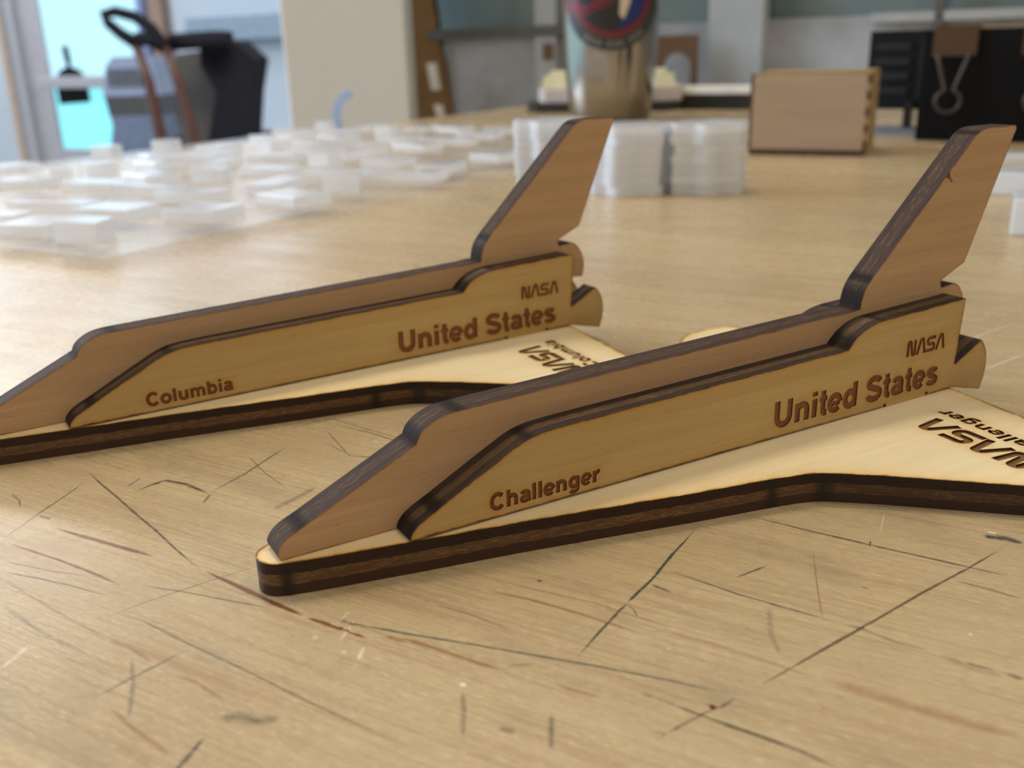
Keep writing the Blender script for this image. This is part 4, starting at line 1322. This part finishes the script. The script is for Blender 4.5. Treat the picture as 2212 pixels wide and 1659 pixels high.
mx = g2_.n('ShaderNodeMixShader'); mx.inputs[0].default_value = 0.06; g2_.l(trn.outputs[0], mx.inputs[1]); g2_.l(gls.outputs[0], mx.inputs[2]); g2_.l(mx.outputs[0], g2_.out.inputs['Surface'])
b = MB(); b.box(-4150, -3480, VF + 10, VF + 15, 560, 858); b.build('pane', g2_.m, door)
b = MB(); b.box(-4150, -3480, VF + 8, VF + 16, 0, 440); b.build('kick_panel', acrylic('blue_panel', (0.16, 0.42, 0.78), 0.75, .3), door)
b = MB(); b.box(-4150, -3480, VF - 62, VF - 40, 832, 884, bev=5); b.build('push_rail', M_frame, door)
b = MB(); b.box(-4430, -4395, VF - 25, VF - 0.5, 0, 2200); b.box(-4340, -4305, VF - 20, VF + 6, 0, 2200); struct('trim_6', b, M_frame)
b = MB(); b.box(-4420, -4396, VF - 30, VF - 26, 0, 2200); struct('trim_7', b, plain('tan_strip', (0.42, 0.32, 0.22), .6))
b = MB(); b.box(-3410, -3330, VF - 20, VF + 9, 0, 2150); struct('trim_8', b, plain('brown_jamb', (0.22, 0.16, 0.13), .6))
b = MB(); b.box(-3480, -3440, VF - 20, VF + 9, 0, 2150); struct('trim_9', b, plain('blue_jamb', (0.16, 0.22, 0.45), .4))
b = MB(); b.box(-3165, -1500, VF - 60, VF - 0.5, 1008, 1098, bev=4); struct('trim_10', b, M_bluegrey)

# black dustpan hooked on the push rail of the door
dp = empty('dustpan', Wb(-3975, VF - 20, 740), BY, 'black dustpan hanging handle up on the glazed door', 'dustpan')
M4 = Matrix(((1, 0, 0, 0), (0, 0, -1, 0), (0, 1, 0, 0), (0, 0, 0, 1)))
b = MB(); b.prism([(-100, 20), (110, 30), (110, 110), (100, 130), (-92, 130), (-104, 105)], -6, 0, M=M4); b.build('pan', M_matt, dp)
dome = [(-104, 105)] + [(-104 + 0, 112)] + [(3 + 103 * math.cos(math.radians(a_)), 112 + 70 * math.sin(math.radians(a_)) ** 1.0) for a_ in range(170, 90, -8)] + [(-8, 190), (-4, 215), (12, 215), (16, 190)] + [(3 + 103 * math.cos(math.radians(a_)), 112 + 70 * math.sin(math.radians(a_))) for a_ in range(82, 0, -8)] + [(108, 112), (108, 105)]
b = MB(); b.prism(dome, -7, -1, M=M4); b.build('hood', M_matt, dp)
b = MB(); b.tube([(4, 4, 205), (0, 4, 240), (-4, 4, 272)], [13, 13, 12], 10); b.build('handle', M_matt, dp)


# ------------------------------------------------------------------ cart and bin standing on the floor past the bench
def P3(u, v, Y):
    d = ray(u, v); k = Y / d[1]
    return Vector((d[0] * k, Y, CAM_H + d[2] * k + ZT))


CY = 2400.0
M_red = plain('orange_red_tube', (0.042, 0.013, 0.010), 0.5)
M_tub = plain('dark_grey_tub', (0.045, 0.046, 0.046), 0.55)
M_bag = plain('black_canvas', (0.012, 0.013, 0.020), 0.8, .05)
cart = empty('yard_cart', (P3(430, 250, CY).x * MM, (CY + 60) * MM, 0), 0, 'dark yard cart with orange-red tube frame and black loop handle, past the bench end', 'cart')
off = Vector((P3(430, 250, CY).x, CY + 60, 0))


def rel(pts, dy=0.0): return [p + Vector((0, dy, 0)) - off for p in pts]


tubp = [P3(*q, CY) for q in ((352, 118), (430, 106), (472, 230), (440, 305), (385, 345), (350, 250))]
b = MB()
b.prism([(p.x - off.x, p.z) for p in tubp] + [], -0, 300, M=Matrix(((1, 0, 0, 0), (0, 0, 1, 30), (0, 1, 0, 0), (0, 0, 0, 1))))
b.build('tub', M_tub, cart)
bagp = [P3(*q, CY) for q in ((425, 88), (500, 88), (545, 128), (535, 200), (528, 330), (440, 340), (462, 200), (428, 140))]
b = MB(); b.prism([(p.x - off.x, p.z) for p in bagp], 0, 150, M=Matrix(((1, 0, 0, 0), (0, 0, 1, -40), (0, 1, 0, 0), (0, 0, 0, 1))))
b.build('bag', M_bag, cart)
b = MB(); b.tube(rel([P3(*q, CY) for q in ((312, 92), (340, 175), (352, 230), (368, 300), (380, 420))], -60), [11, 12, 13, 15, 16], 10); b.build('frame_tube', M_red, cart)
b = MB(); b.tube(rel([P3(*q, CY) for q in ((372, 100), (400, 170), (425, 250), (440, 320), (452, 420))], -60), [10, 11, 12, 13, 14], 10); b.build('frame_tube', M_red, cart)
b = MB(); b.tube(rel([P3(*q, CY) for q in ((372, 100), (345, 62), (312, 38), (270, 27), (247, 33), (256, 52), (282, 74), (312, 92))], -60), [15, 14, 13, 12, 12, 12, 13, 15], 10); b.build('handle', M_bag, cart)
b = MB(); b.tube(rel([P3(*q, CY) for q in ((316, 86), (342, 84), (372, 100))], -60), 17, 10); b.build('crossbar', M_bag, cart)
b = MB(); b.tube(rel([P3(*q, CY) for q in ((375, 92), (425, 88), (470, 85), (505, 86))], -20), 20, 10); b.build('top_rail', M_bag, cart)
for sx in (-150, 190):
    b = MB()
    prof = [(-40, 0)]
    ring = [(sx + 0, 150 + 150 * math.cos(math.radians(a_)), 150 + 150 * math.sin(math.radians(a_))) for a_ in range(0, 360, 15)]
    b.tube([(x, y, z * .86 + 20) for x, y, z in ring], 20, 8, closed=True)
    b.build('wheel', M_black, cart)
b = MB(); b.box(-150, 190, 140, 160, 140, 160); b.build('axle', M_tub, cart)
b = MB(); b.box(-120, -80, 120, 180, 150, 760); b.box(80, 120, 120, 180, 150, 760); b.build('support_strut', M_tub, cart)

NY = 2850.0
M_bin = plain('grey_blue_bin', (0.095, 0.135, 0.235), 0.5)
M_bindark = plain('bin_dark_band', (0.035, 0.042, 0.05), 0.5)
c0 = P3(290, 250, NY)
bn = empty('storage_bin', (c0.x * MM, (NY + 130) * MM, 0), 0, 'grey-blue plastic bin with a ribbed lid, between the glazed door and the cart', 'bin')


def zl(v): return P3(290, v, NY).z


def bx(u): return P3(u, 250, NY).x - c0.x


def loft(levels, d):
    """stacked rectangular sections: (z, x0, x1)"""
    b = MB(); rows = []
    for z, x0_, x1_ in levels:
        rows.append([b.bm.verts.new(q) for q in ((x0_, -d, z), (x1_, -d, z), (x1_, d, z), (x0_, d, z))])
    for A_, B_ in zip(rows[:-1], rows[1:]):
        for k in range(4): b.bm.faces.new((A_[k], A_[(k + 1) % 4], B_[(k + 1) % 4], B_[k]))
    b.bm.faces.new(rows[0][::-1]); b.bm.faces.new(rows[-1])
    return b


loft([(0, bx(232), bx(350)), (zl(335), bx(224), bx(362)), (zl(272), bx(240), bx(358)), (zl(250), bx(238), bx(357))], 130).build('body', M_bin, bn)
loft([(zl(250), bx(236), bx(356)), (zl(207), bx(231), bx(354))], 128).build('dark_band', M_bindark, bn)
loft([(zl(207), bx(229), bx(352)), (zl(186), bx(233), bx(350)), (zl(140), bx(246), bx(345)), (zl(122), bx(262), bx(342))], 132).build('lid', plain('grey_blue_lid', (0.19, 0.25, 0.40), 0.5), bn)
for k in range(5):
    uu = 250 + k * 16
    b = MB(); b.box(bx(uu), bx(uu + 6), -141, -126, zl(186), zl(147), M=None); b.build('rib', M_bindark, bn)
